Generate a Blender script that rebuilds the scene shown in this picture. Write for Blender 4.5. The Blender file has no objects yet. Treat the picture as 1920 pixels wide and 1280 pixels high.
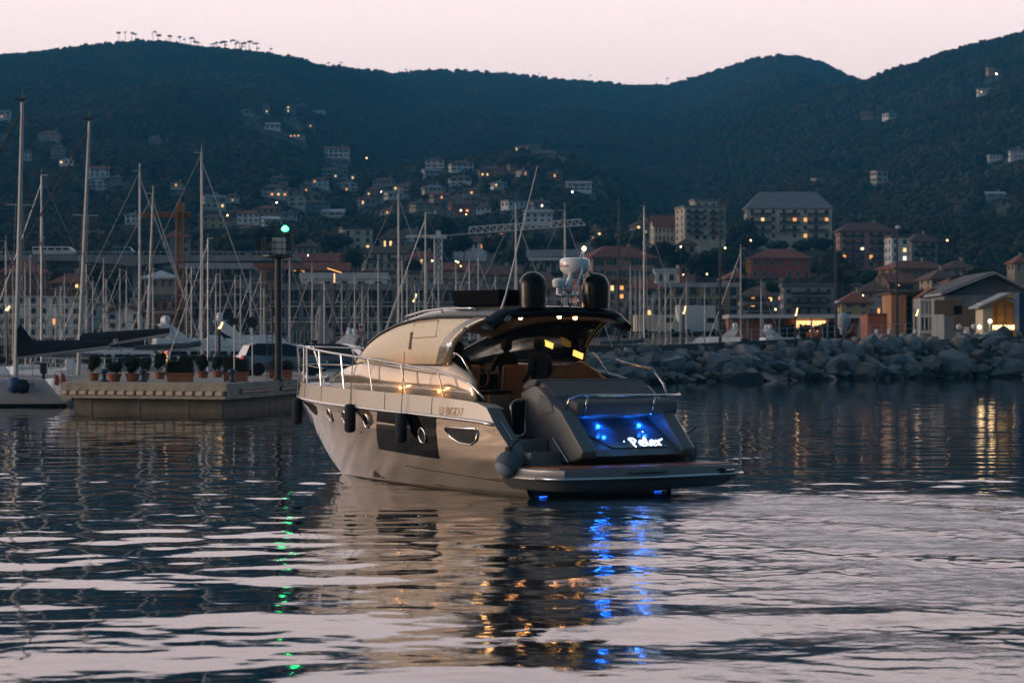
import bpy, math, random
import numpy as np
from mathutils import Vector, Matrix, Euler
# ------------------------------------------------------------------ camera, sky, sun, exposure
scn = bpy.context.scene
COL = scn.collection
F, CX, HY, CH = 4600.0, 960.0, 650.0, 2.7          # focal length in photo pixels, centre column, horizon row, eye height
cam = bpy.data.cameras.new('camera'); camo = bpy.data.objects.new('camera', cam); COL.objects.link(camo)
camo.location = (0, 0, CH); camo.rotation_euler = (math.radians(90), 0, 0)
cam.sensor_width = 36; cam.lens = F/1920*36; cam.shift_y = 10/1920
cam.clip_start = 0.5; cam.clip_end = 12000
cam.dof.use_dof = True; cam.dof.focus_distance = 46; cam.dof.aperture_fstop = 3.2
scn.camera = camo
SUN_EL, SUN_AZ = math.radians(5), math.radians(-90)  # after-glow of the set sun, to the west of the view
w = bpy.data.worlds.new('World'); scn.world = w; w.use_nodes = True
nt = w.node_tree; N = nt.nodes; L = nt.links; N.clear()
def nn(t, **k):
    n = N.new(t)
    for a, b in k.items(): setattr(n, a, b)
    return n
out = nn('ShaderNodeOutputWorld'); bg = nn('ShaderNodeBackground'); bg.inputs[1].default_value = 1.0
bg2 = nn('ShaderNodeBackground'); bg2.inputs[1].default_value = 0.05; add = nn('ShaderNodeAddShader')
sky = nn('ShaderNodeTexSky', sky_type='NISHITA'); sky.sun_disc = False; sky.sun_elevation = math.radians(1.5); sky.sun_rotation = SUN_AZ
L.new(sky.outputs[0], bg2.inputs[0])
tc = nn('ShaderNodeTexCoord'); sep = nn('ShaderNodeSeparateXYZ'); L.new(tc.outputs['Generated'], sep.inputs[0])
dot = nn('ShaderNodeVectorMath', operation='DOT_PRODUCT'); L.new(tc.outputs['Generated'], dot.inputs[0])
dot.inputs[1].default_value = (math.sin(SUN_AZ), math.cos(SUN_AZ), 0)
def ramp(src, stops, lo, hi):
    mr = nn('ShaderNodeMapRange'); mr.inputs[1].default_value = lo; mr.inputs[2].default_value = hi; L.new(src, mr.inputs[0])
    r = nn('ShaderNodeValToRGB'); r.color_ramp.interpolation = 'EASE'
    e = r.color_ramp.elements
    while len(e) < len(stops): e.new(0.5)
    for el, (p, c) in zip(e, stops): el.position = p; el.color = (*c, 1)
    L.new(mr.outputs[0], r.inputs[0]); return r
dt2 = nn('ShaderNodeVectorMath', operation='DOT_PRODUCT'); L.new(tc.outputs['Generated'], dt2.inputs[0]); dt2.inputs[1].default_value = (math.sin(math.radians(-35)), math.cos(math.radians(-35)), 0)
hor0 = ramp(dt2.outputs['Value'], [(0, (.050, .125, .19)), (.34, (.062, .138, .205)), (.74, (1.74, 1.375, 1.35)), (1, (1.78, 1.40, 1.36))], -1, 1)
glow = ramp(dot.outputs['Value'], [(0, (0, 0, 0)), (.6, (0, 0, 0)), (1, (1.15, .72, .40))], -1, 1)
hor = nn('ShaderNodeMix', data_type='RGBA', blend_type='ADD'); hor.inputs[0].default_value = 1; L.new(hor0.outputs[0], hor.inputs[6]); L.new(glow.outputs[0], hor.inputs[7])
zen = ramp(dt2.outputs['Value'], [(0, (.030, .080, .135)), (.5, (.060, .125, .195)), (1, (.15, .235, .345))], -1, 1)
elr = ramp(sep.outputs['Z'], [(0, (0, 0, 0)), (1, (1, 1, 1))], .15, .62)
mix = nn('ShaderNodeMix', data_type='RGBA'); L.new(elr.outputs[0], mix.inputs[0]); L.new(hor.outputs[2], mix.inputs[6]); L.new(zen.outputs[0], mix.inputs[7])
L.new(mix.outputs[2], bg.inputs[0]); L.new(bg.outputs[0], add.inputs[0]); L.new(bg2.outputs[0], add.inputs[1]); L.new(add.outputs[0], out.inputs[0])
sl = bpy.data.lights.new('sun', 'SUN'); sl.energy = 1.6; sl.angle = math.radians(22); sl.color = (1, .82, .66)
so = bpy.data.objects.new('sun', sl); COL.objects.link(so)
sd = Vector((math.sin(SUN_AZ)*math.cos(SUN_EL), math.cos(SUN_AZ)*math.cos(SUN_EL), math.sin(SUN_EL)))
so.rotation_euler = sd.to_track_quat('Z', 'Y').to_euler(); so.location = (-60, 20, 40)
vs = scn.view_settings; vs.view_transform = 'Standard'; vs.look = 'None'; vs.exposure = 0; vs.gamma = 1; vs.use_curve_mapping = False
cy = scn.cycles; cy.use_denoising = True; cy.max_bounces = 6; cy.diffuse_bounces = 2; cy.glossy_bounces = 4; cy.transmission_bounces = 5; cy.volume_bounces = 0; cy.transparent_max_bounces = 8
cy.sample_clamp_indirect = 8; cy.caustics_reflective = False; cy.caustics_refractive = False; cy.use_light_tree = True
try: cy.denoiser = 'OPENIMAGEDENOISE'
except Exception: pass

# ------------------------------------------------------------------ helpers
RN = random.Random(7)
def P(px, py, D): return Vector(((px-CX)/F*D, D, CH+(HY-py)/F*D))
MATS = {}
def M(name, col=(.5, .5, .5), rough=.6, metal=0, var=.18, scale=3, bump=0, emit=None, es=0, coat=0, trans=0, ior=1.45, sample=True, bscale=None, streak=1, hue=None):
    if name in MATS: return MATS[name]
    m = bpy.data.materials.new(name); m.use_nodes = True; t = m.node_tree; b = t.nodes['Principled BSDF']
    b.inputs['Base Color'].default_value = (*col, 1); b.inputs['Roughness'].default_value = rough; b.inputs['Metallic'].default_value = metal
    b.inputs['IOR'].default_value = ior
    if coat: b.inputs['Coat Weight'].default_value = coat; b.inputs['Coat Roughness'].default_value = .04
    if trans: b.inputs['Transmission Weight'].default_value = trans
    if emit: b.inputs['Emission Color'].default_value = (*emit, 1); b.inputs['Emission Strength'].default_value = es
    if not sample: m.cycles.emission_sampling = 'NONE'
    if var or bump:
        co = t.nodes.new('ShaderNodeTexCoord'); mp = t.nodes.new('ShaderNodeMapping'); mp.inputs['Scale'].default_value = (1, 1, streak)
        no = t.nodes.new('ShaderNodeTexNoise'); no.inputs['Scale'].default_value = scale; no.inputs['Detail'].default_value = 5; no.inputs['Roughness'].default_value = .65
        t.links.new(co.outputs['Object'], mp.inputs[0]); t.links.new(mp.outputs[0], no.inputs['Vector'])
        if var:
            r = t.nodes.new('ShaderNodeValToRGB'); e = r.color_ramp.elements; e[0].position = .3; e[1].position = .7
            c2 = hue or tuple(min(1, c*(1+var)) for c in col)
            e[0].color = (*[c*(1-var) for c in col], 1); e[1].color = (*c2, 1)
            t.links.new(no.outputs[0], r.inputs[0]); t.links.new(r.outputs[0], b.inputs['Base Color'])
        if bump:
            n2 = t.nodes.new('ShaderNodeTexNoise'); n2.inputs['Scale'].default_value = bscale or scale*4; n2.inputs['Detail'].default_value = 6
            t.links.new(co.outputs['Object'], n2.inputs['Vector'])
            bp = t.nodes.new('ShaderNodeBump'); bp.inputs['Strength'].default_value = bump; bp.inputs['Distance'].default_value = .05
            t.links.new(n2.outputs[0], bp.inputs['Height']); t.links.new(bp.outputs[0], b.inputs['Normal'])
    MATS[name] = m; return m
def glassy(name, col, alpha, rough=.03):
    if name in MATS: return MATS[name]
    m = bpy.data.materials.new(name); m.use_nodes = True; t = m.node_tree; b = t.nodes['Principled BSDF']; o = t.nodes['Material Output']
    b.inputs['Base Color'].default_value = (*col, 1); b.inputs['Roughness'].default_value = rough
    tr = t.nodes.new('ShaderNodeBsdfTransparent'); tr.inputs[0].default_value = (.75, .82, .85, 1); mx = t.nodes.new('ShaderNodeMixShader'); mx.inputs[0].default_value = alpha
    t.links.new(tr.outputs[0], mx.inputs[1]); t.links.new(b.outputs[0], mx.inputs[2]); t.links.new(mx.outputs[0], o.inputs[0])
    MATS[name] = m; return m
def EM(name, col, s, sample=True): return M(name, (.8, .8, .8), .4, var=0, emit=col, es=s, sample=sample)

class MB:
    def __init__(s): s.v = []; s.f = []; s.m = []; s.cur = 0
    def add(s, vs, fs):
        o = len(s.v); s.v += [tuple(p) for p in vs]; s.f += [tuple(i+o for i in f) for f in fs]; s.m += [s.cur]*len(fs); return s
    def box(s, c, d, rz=0, rx=0, ry=0):
        hx, hy, hz = d[0]/2, d[1]/2, d[2]/2; R = Euler((rx, ry, rz)).to_matrix(); c = Vector(c)
        vs = [c+R@Vector((x, y, z)) for z in (-hz, hz) for y in (-hy, hy) for x in (-hx, hx)]
        return s.add(vs, [(0, 2, 3, 1), (4, 5, 7, 6), (0, 1, 5, 4), (2, 6, 7, 3), (0, 4, 6, 2), (1, 3, 7, 5)])
    def prism(s, poly, d, axis='y'):
        # poly: 2D outline; extruded d=(a,b) along axis
        a, b = d; n = len(poly)
        mk = {'y': lambda p, t: (p[0], t, p[1]), 'x': lambda p, t: (t, p[0], p[1]), 'z': lambda p, t: (p[0], p[1], t)}[axis]
        vs = [mk(p, a) for p in poly]+[mk(p, b) for p in poly]
        return s.add(vs, [tuple(range(n-1, -1, -1)), tuple(range(n, 2*n))]+[(i, (i+1) % n, n+(i+1) % n, n+i) for i in range(n)])
    def tube(s, pts, r, n=6, cap=True):
        pts = [Vector(p) for p in pts]; k = len(pts); rs = r if isinstance(r, (list, tuple)) else [r]*k; vs = []; up = None
        for i, p in enumerate(pts):
            d = (pts[min(i+1, k-1)]-pts[max(i-1, 0)])
            d = d.normalized() if d.length > 1e-9 else Vector((0, 0, 1))
            if up is None: up = Vector((0, 0, 1)) if abs(d.z) < .95 else Vector((1, 0, 0))
            a = d.cross(up); a = a.normalized() if a.length > 1e-6 else d.orthogonal().normalized(); b = a.cross(d).normalized(); up = b
            vs += [p+rs[i]*(a*math.cos(q*2*math.pi/n)+b*math.sin(q*2*math.pi/n)) for q in range(n)]
        fs = [(i*n+q, i*n+(q+1) % n, (i+1)*n+(q+1) % n, (i+1)*n+q) for i in range(k-1) for q in range(n)]
        if cap: fs += [tuple(range(n-1, -1, -1)), tuple((k-1)*n+q for q in range(n))]
        return s.add(vs, fs)
    def lathe(s, prof, c=(0, 0, 0), n=16, axis='z'):
        vs = []; k = len(prof)
        for r, h in prof:
            for q in range(n):
                a = q*2*math.pi/n; x, y = r*math.cos(a), r*math.sin(a)
                p = {'z': (x, y, h), 'x': (h, x, y), 'y': (x, h, y)}[axis]; vs.append((p[0]+c[0], p[1]+c[1], p[2]+c[2]))
        fs = [(i*n+q, i*n+(q+1) % n, (i+1)*n+(q+1) % n, (i+1)*n+q) for i in range(k-1) for q in range(n)]
        fs += [tuple(range(n-1, -1, -1)), tuple((k-1)*n+q for q in range(n))]
        return s.add(vs, fs)
    def grid(s, rows):
        r = len(rows); c = len(rows[0]); vs = [p for row in rows for p in row]
        return s.add(vs, [(i*c+j, i*c+j+1, (i+1)*c+j+1, (i+1)*c+j) for i in range(r-1) for j in range(c-1)])
    def mesh(s, name, mats, smooth=False):
        me = bpy.data.meshes.new(name); me.from_pydata(s.v, [], s.f)
        for m in (mats if isinstance(mats, (list, tuple)) else [mats]): me.materials.append(m)
        if any(s.m): me.polygons.foreach_set('material_index', s.m)
        if smooth: me.polygons.foreach_set('use_smooth', [True]*len(me.polygons))
        me.update(); return me
    def build(s, name, mats, parent=None, smooth=False, fix=True, solid=0, bevel=0, ang=None):
        me = s.mesh(name, mats, smooth)
        if fix:
            import bmesh
            b = bmesh.new(); b.from_mesh(me); bmesh.ops.recalc_face_normals(b, faces=b.faces); b.to_mesh(me); b.free()
        o = bpy.data.objects.new(name, me); COL.objects.link(o)
        if parent: o.parent = parent
        if solid: d = o.modifiers.new('solid', 'SOLIDIFY'); d.thickness = solid; d.offset = -1
        if bevel: d = o.modifiers.new('bevel', 'BEVEL'); d.width = bevel; d.segments = 2; d.limit_method = 'ANGLE'
        if smooth and ang and hasattr(me, 'set_sharp_from_angle'): me.set_sharp_from_angle(angle=math.radians(ang))
        return o
def empty(name, loc, rz=0):
    o = bpy.data.objects.new(name, None); COL.objects.link(o); o.location = loc; o.rotation_euler = (0, 0, rz); o.empty_display_size = .3; return o
def tag(o, label, cat, group=None):
    o['label'] = label; o['category'] = cat
    if group: o['group'] = group
    return o
def thing(name, label, cat, loc, rz=0, group=None): return tag(empty(name, loc, rz), label, cat, group)
def struct(o, kind='structure'): o['kind'] = kind; return o
def inst(name, me, parent=None, loc=(0, 0, 0), rot=(0, 0, 0), sc=(1, 1, 1)):
    o = bpy.data.objects.new(name, me); COL.objects.link(o); o.parent = parent; o.location = loc; o.rotation_euler = rot; o.scale = sc; return o
def copy_tree(o, parent=None):
    c = o.copy(); COL.objects.link(c); c.parent = parent
    for ch in o.children: copy_tree(ch, c)
    return c
def text_mesh(txt, size, shear=0, depth=0.0):
    cu = bpy.data.curves.new('t', 'FONT'); cu.body = txt; cu.size = size; cu.shear = shear; cu.align_x = 'CENTER'; cu.align_y = 'CENTER'; cu.extrude = depth; cu.resolution_u = 3
    o = bpy.data.objects.new('t', cu); COL.objects.link(o); dg = bpy.context.evaluated_depsgraph_get(); dg.update()
    me = bpy.data.meshes.new_from_object(o.evaluated_get(dg)); bpy.data.objects.remove(o); return me
# ---- numpy gradient noise
_rs = np.random.RandomState(3); _perm = np.concatenate([_rs.permutation(512)]*3); _ang = _rs.rand(512)*2*np.pi
def pn(x, y, seed=0):
    x = np.asarray(x, float)+seed*17.31; y = np.asarray(y, float)+seed*9.77
    xi = np.floor(x).astype(int); yi = np.floor(y).astype(int); xf = x-xi; yf = y-yi
    def g(ix, iy, fx, fy):
        a = _ang[_perm[(_perm[ix & 511]+iy) & 511]]; return np.cos(a)*fx+np.sin(a)*fy
    u = xf**3*(xf*(xf*6-15)+10); v = yf**3*(yf*(yf*6-15)+10)
    a = g(xi, yi, xf, yf); b = g(xi+1, yi, xf-1, yf); c = g(xi, yi+1, xf, yf-1); d = g(xi+1, yi+1, xf-1, yf-1)
    return (a+(b-a)*u)+((c+(d-c)*u)-(a+(b-a)*u))*v
def fbm(x, y, o=4, seed=0):
    s = 0; a = 1
    for i in range(o): s = s+a*pn(x*2**i, y*2**i, seed+i); a *= .5
    return s
def ss(a, b, x): t = np.clip((x-a)/(b-a), 0, 1); return t*t*(3-2*t)
def np_grid(name, X, Y, Z, mat, smooth=True):
    r, c = X.shape; me = bpy.data.meshes.new(name); me.vertices.add(r*c)
    me.vertices.foreach_set('co', np.stack([X, Y, Z], -1).astype(np.float32).ravel())
    i = np.arange((r-1)*c).reshape(r-1, c)[:, :-1].ravel(); q = np.stack([i, i+1, i+1+c, i+c], -1)
    n = len(q); me.loops.add(n*4); me.loops.foreach_set('vertex_index', q.ravel().astype(np.int32)); me.polygons.add(n)
    me.polygons.foreach_set('loop_start', np.arange(0, n*4, 4, dtype=np.int32)); me.polygons.foreach_set('loop_total', np.full(n, 4, np.int32))
    me.polygons.foreach_set('use_smooth', np.full(n, smooth)); me.materials.append(mat); me.update(); me.validate()
    o = bpy.data.objects.new(name, me); COL.objects.link(o); return o
# ------------------------------------------------------------------ terrain
_bk = np.array([(-700, 170), (-200, 125), (0, 118), (120, 100), (200, 88), (260, 80), (330, 84), (400, 97), (470, 104), (520, 110), (560, 122), (620, 130), (700, 138), (740, 141), (820, 137), (900, 143), (1000, 149), (1100, 152), (1180, 157), (1250, 159), (1300, 149), (1360, 132), (1410, 115), (1460, 107), (1500, 110), (1540, 122), (1580, 142), (1612, 158), (1660, 170), (1800, 195), (2000, 235), (2700, 300)], float)
_bd = np.array([(-700, 2500), (500, 2550), (640, 2800), (760, 3300), (1250, 3400), (1460, 3150), (2700, 3000)], float)
_rt = np.array([(1150, 470), (1250, 400), (1330, 338), (1420, 270), (1520, 202), (1610, 153), (1640, 142), (1700, 123), (1740, 112), (1800, 93), (1870, 75), (1920, 61), (2100, 20), (2700, -30)], float)
_rd = np.array([(1150, 1500), (1400, 1900), (1620, 2350), (1920, 2150), (2700, 2000)], float)
_sp = np.array([(350, 470), (500, 410), (620, 350), (700, 322), (800, 304), (900, 286), (980, 272), (1040, 280), (1100, 302), (1160, 345), (1230, 402), (1300, 455), (1420, 520)], float)
_ft = np.array([(150, 700), (225, 652), (300, 634), (450, 592), (560, 560), (660, 530), (730, 488), (780, 462), (900, 440), (1300, 415), (6000, 400)], float)
def terr(x, y):
    x = np.asarray(x, float); y = np.asarray(y, float); px = CX+F*x/np.maximum(y, 1)
    foot = CH+(HY-np.interp(y, _ft[:, 0], _ft[:, 1]))/F*np.minimum(y, 1300)
    def hill(cr, ds, r0, pw, back):
        S = np.interp(px, cr[:, 0], cr[:, 1]); Yr = np.interp(px, ds[:, 0], ds[:, 1]); top = (HY-S)/F*Yr; r = y/Yr
        g = np.where(r < 1, np.clip((r-r0)/(1-r0), 0, 1)**pw, np.maximum(0, 1-(r-1)*back)); return CH+top*g
    h = np.maximum(foot, hill(_bk, _bd, .2, 1.22, 1.5))
    hr = hill(_rt, _rd, .28, 1.2, 1.3)*ss(1130, 1260, px); h = np.maximum(h, hr)
    hs = hill(_sp, np.array([(0, 1450.), (3000, 1450.)]), .42, 1.1, 1.8)*ss(330, 560, px)*(1-ss(1250, 1420, px)); h = np.maximum(h, hs)
    amp = np.clip((y-500)/1500, 0, 1)*np.clip(1-np.abs(y-2600)/4000, .2, 1)
    ridge = 1-np.clip(np.abs(h/np.maximum(1, (HY-np.interp(px, _bk[:, 0], _bk[:, 1]))/F*np.interp(px, _bd[:, 0], _bd[:, 1]))-1)/.1, 0, 1)
    h = h+75*ss(0, 380, (-1222/F*y)-x)*ss(236, 430, y)    # unseen rise added west of the view to shade the town from the sun
    return h+amp*(34*fbm(x/260, y/420, 4, 5)*(1-.85*ridge))
tx = np.linspace(-260, 2180, 330); ty = np.concatenate([[236], np.linspace(236.5, 700, 40), np.linspace(720, 4300, 190)])
PXg, Yg = np.meshgrid(tx, ty); Xg = (PXg-CX)/F*Yg; Zg = terr(Xg, Yg); Zg[0] = -1.2
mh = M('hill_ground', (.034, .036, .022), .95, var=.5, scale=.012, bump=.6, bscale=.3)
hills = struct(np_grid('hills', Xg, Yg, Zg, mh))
_yw = np.concatenate([[236], np.linspace(236.5, 2600, 70)]); _f = np.linspace(0, 1, 36)[None, :]; _xe = (-1222/F*_yw)[:, None]; Xw_ = -1700+(_xe+1700)*_f; Yw_ = np.repeat(_yw[:, None], 36, 1); Zw_ = terr(Xw_, Yw_); Zw_[0] = -1.2
struct(np_grid('sun_blocking_hill', Xw_, Yw_, Zw_, mh))  # hill outside the view, added to keep low sun off the town
def march(px, py, lo=600, hi=3600):
    Y = np.arange(lo, hi, 4.); x = (px-CX)/F*Y; zr = CH+(HY-py)/F*Y; k = np.argmax(terr(x, Y) >= zr)
    return float(Y[k]) if k else 1500.
# ------------------------------------------------------------------ water
THY = math.radians(36.6); YO = (1.55, 45.08)
rows = np.concatenate([np.linspace(1420, 692, 1000), np.linspace(691.5, 653, 60)])
cols = np.concatenate([np.linspace(-5200, -440, 230), np.linspace(-420, 2340, 620)])
CXg, RYg = np.meshgrid(cols, rows); D = F*CH/(RYg-HY); X = (CXg-CX)/F*D
def wave(X, D):
    ang = .25; xr = X*math.cos(ang)+D*math.sin(ang); yr = -X*math.sin(ang)+D*math.cos(ang)
    # yacht frame of every water point
    hx, hy = -math.sin(THY), math.cos(THY); dx = X-YO[0]; dy = D-YO[1]; u = dx*hx+dy*hy; v = dx*hy-dy*hx
    patch = .55+.9*np.clip(.5+fbm(X/14, D/22, 2, 31), 0, 1)
    far = .26+.74*(1-ss(47, 60, D))
    near = 1-.5*(1-ss(25, 33, D))
    z = .033*pn(X/1.15, D/1.0, 1)*patch*far*near+.0050*pn(xr/.55, yr/.45, 2)*patch*far*near+.010*pn(xr/3.4, yr/2.6, 3)*(1-.5*ss(50, 70, D))
    z += .0022*pn(X/.3, D/.3, 14)*far*near+.0040*pn(X/.42, D/.36, 61)*(1-ss(24, 36, D))+.0035*pn(X/.7, D/.9, 52)*ss(50, 62, D)+.050*pn(xr/4.2, yr/2.0, 41)*(1-ss(24, 34, D))
    # swell bands in the foreground, roughly across the view
    z += .022*np.sin(yr*1.55+1.4*pn(X/5, D/5, 6))*pn(X/6.5, D/4.0, 8)*1.3*(1-ss(26, 36, D))
    # turbulent wake: a widening stream astern of the yacht
    back = np.clip(-u, 0, 60); wd = 2.0+.72*back; wk = np.clip(1-ss(.45, 1.25, np.abs(v-.05*back)/wd), 0, 1)*ss(-.4, 2.0, -u)*np.clip(1-back/75, .25, 1)*(.35+1.1*np.clip(.5+1.1*fbm(v/1.6, u/6.0, 3, 71), 0, 1))
    z += .034*pn(xr/4.5, yr/1.9, 77)*ss(1, 6, -u)*(1-ss(.8, 1.5, np.abs(v)/wd))*(1-ss(36, 46, D))
    z += wk*(.026*fbm(X/1.1, D/.9, 4, 11)+.022*pn(X/.30, D/.30, 15))
    # bow wave and wake edge
    e = np.abs(np.abs(v)-(1.6+.30*np.clip(8.6-u, 0, 60)))*(u < 9); z += .012*np.exp(-(e/.6)**2)*(.4+1.6*pn(X/1.5, D/1.5, 19))*np.clip(1-np.clip(8.6-u, 0, 60)/45, 0, 1)
    return z
Zw = wave(X, D)*np.clip(1-ss(150, 400, D), 0, 1)
mw = bpy.data.materials.new('sea_water'); mw.use_nodes = True; t = mw.node_tree; b = t.nodes['Principled BSDF']
b.inputs['Base Color'].default_value = (.004, .016, .022, 1); b.inputs['Roughness'].default_value = .035; b.inputs['IOR'].default_value = 1.46
co = t.nodes.new('ShaderNodeTexCoord'); n1 = t.nodes.new('ShaderNodeTexNoise'); n1.inputs['Scale'].default_value = 4.5; n1.inputs['Detail'].default_value = 4
at = t.nodes.new('ShaderNodeAttribute'); at.attribute_name = 'wake'
bp = t.nodes.new('ShaderNodeBump'); bp.inputs['Distance'].default_value = .012
mul = t.nodes.new('ShaderNodeMath'); mul.operation = 'MULTIPLY_ADD'; mul.inputs[1].default_value = 2.6; mul.inputs[2].default_value = .12
t.links.new(at.outputs['Fac'], mul.inputs[0]); t.links.new(mul.outputs[0], bp.inputs['Strength'])
t.links.new(co.outputs['Object'], n1.inputs['Vector']); t.links.new(n1.outputs[0], bp.inputs['Height']); t.links.new(bp.outputs[0], b.inputs['Normal'])
mr = t.nodes.new('ShaderNodeMath'); mr.operation = 'MULTIPLY_ADD'; mr.inputs[1].default_value = .12; mr.inputs[2].default_value = .035
t.links.new(at.outputs['Fac'], mr.inputs[0]); t.links.new(mr.outputs[0], b.inputs['Roughness'])
mxc = t.nodes.new('ShaderNodeMix'); mxc.data_type = 'RGBA'; mxc.inputs[6].default_value = (.004, .016, .022, 1); mxc.inputs[7].default_value = (.09, .17, .25, 1)
t.links.new(at.outputs['Fac'], mxc.inputs[0]); t.links.new(mxc.outputs[2], b.inputs['Base Color'])
water = struct(np_grid('water', X, D, Zw, mw))
hx, hy = -math.sin(THY), math.cos(THY); u_ = (X-YO[0])*hx+(D-YO[1])*hy; v_ = (X-YO[0])*hy-(D-YO[1])*hx; bk_ = np.clip(-u_, 0, 60)
wk_ = (1-ss(.4, 1.3, np.abs(v_-.05*bk_)/(2.0+.72*bk_)))*ss(-.4, 2, -u_)*np.clip(.15+1.5*np.clip(.5+1.3*fbm(v_/2.4, u_/7.0, 3, 21), 0, 1)*ss(-16, 0, X-8-.10*(45-D)), 0.05, 1)
wk_ = np.clip(wk_, 0, 1)
a = water.data.attributes.new('wake', 'FLOAT', 'POINT'); a.data.foreach_set('value', wk_.astype(np.float32).ravel())
# the rest of the harbour water, round the detailed sheet
mb = MB(); xs = [-2000, -500, 500, 2000]
mb.add([(-2000, -55, -.12), (2000, -55, -.12), (2000, 4250, -.12), (-2000, 4250, -.12)], [(0, 1, 2, 3)])
struct(mb.build('sea', mw))
# ------------------------------------------------------------------ haze
mz = bpy.data.materials.new('haze_air'); mz.use_nodes = True; t = mz.node_tree
for n in list(t.nodes):
    if n.type == 'BSDF_PRINCIPLED': t.nodes.remove(n)
pv = t.nodes.new('ShaderNodeVolumePrincipled'); pv.inputs['Color'].default_value = (.09, .47, .86, 1); pv.inputs['Density'].default_value = 1.85e-4; pv.inputs['Anisotropy'].default_value = 0
t.links.new(pv.outputs[0], t.nodes['Material Output'].inputs['Volume'])
mb = MB(); mb.box((0, 2150, 234), (4100, 4420, 472)); hz = struct(mb.build('haze', mz), 'stuff')
# ------------------------------------------------------------------ buildings
PAL = {k: M('plaster_'+k, c, .85, var=.26, scale=.5, streak=.3) for k, c in dict(
    white=(.76, .76, .75), cream=(.66, .58, .45), grey=(.30, .31, .32), stone=(.34, .31, .26), beige=(.44, .36, .25), orange=(.42, .21, .10), ochre=(.36, .25, .125), peach=(.42, .27, .18),
    pink=(.46, .27, .24), red=(.34, .085, .055), yellow=(.42, .33, .17), brown=(.22, .14, .09), concrete=(.26, .28, .29), blue=(.34, .42, .50), pale=(.60, .64, .68), brick=(.36, .15, .09)).items()}
ROOF = {k: M('roof_'+k, c, .85, var=.3, scale=1.2, bump=.5, bscale=3) for k, c in dict(red=(.27, .095, .06), brown=(.15, .09, .065), grey=(.22, .23, .25), slate=(.11, .13, .15), white=(.5, .52, .54), metal=(.33, .36, .40)).items()}
TRIM = M('trim_stone', (.48, .46, .42), .8); DARKP = M('window_pane', (.012, .018, .024), .12, var=0); SHUT = M('shutter_green', (.03, .06, .05), .7); IRON = M('iron_dark', (.03, .035, .04), .5)
LIT = {'y': EM('lit_window_yellow', (1, .62, .22), 1.7, False), 'w': EM('lit_window_white', (1, .85, .6), 2.2, False), 'o': EM('lit_window_orange', (1, .36, .07), 1.5, False)}
def winmesh(name, pane, shut=False):
    m = MB(); m.cur = 1; m.box((0, -.01, .5), (.84, .05, .92)); m.cur = 0
    m.box((-.46, -.03, .5), (.08, .12, 1.0)); m.box((.46, -.03, .5), (.08, .12, 1.0)); m.box((0, -.03, .98), (.84, .12, .06)); m.box((0, -.05, .02), (1.1, .2, .06)); m.box((0, -.025, .5), (.05, .06, .9))
    if shut: m.cur = 2; m.box((-.76, -.03, .5), (.48, .07, .98)); m.box((.76, -.03, .5), (.48, .07, .98))
    return m.mesh(name, [TRIM, pane, SHUT])
CONF = M('plain_frame', (.20, .20, .20), .8)
WIN = {'d': winmesh('window', DARKP), 'p': winmesh('window_plain', DARKP), 'c': winmesh('window_closed', SHUT), 's': winmesh('window_shuttered', DARKP, True)}
WIN['p'].materials[0] = CONF
for k in LIT: WIN[k] = winmesh('window_lit', LIT[k])
CLEAR = []
def _h(a, b): return (math.sin(a*12.9898+b*78.233)*43758.5453) % 1.0
def roof_mb(kind, wd, dp, h, rh, ov=.5):
    m = MB(); a, b = wd/2+ov, dp/2+ov
    if kind == 'hip':
        k = max(0, a-b*.95) if a > b else 0; kk = max(0, b-a*.95) if b > a else 0
        v = [(-a, -b, h), (a, -b, h), (a, b, h), (-a, b, h), (-k, -kk, h+rh), (k, -kk, h+rh), (k, kk, h+rh), (-k, kk, h+rh), (-a, -b, h-.25), (a, -b, h-.25), (a, b, h-.25), (-a, b, h-.25)]
        m.add(v, [(0, 1, 5, 4), (1, 2, 6, 5), (2, 3, 7, 6), (3, 0, 4, 7), (4, 5, 6, 7), (8, 9, 1, 0), (9, 10, 2, 1), (10, 11, 3, 2), (11, 8, 0, 3), (11, 10, 9, 8)])
    elif kind == 'gable':   # gable end faces the viewer
        m.prism([(-a, h-.2), (0, h+rh-.2), (a, h-.2), (a, h+.12), (0, h+rh+.15), (-a, h+.12)], (-b, b), 'y')
    elif kind == 'side':    # ridge runs across the view
        m.prism([(-b, h-.2), (0, h+rh-.2), (b, h-.2), (b, h+.12), (0, h+rh+.15), (-b, h+.12)], (-a, a), 'x')
    elif kind == 'shed':
        m.prism([(-b, h-.1), (b, h+rh), (b, h+rh+.3), (-b, h+.25)], (-a, a), 'x')
    else:
        m.box((0, 0, h+.15), (2*a, 2*b, .3)); m.box((0, -b+.1, h+.5), (2*a, .15, .5)); m.box((-a+.1, 0, h+.5), (.15, 2*b-.4, .5))
    return m
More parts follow.
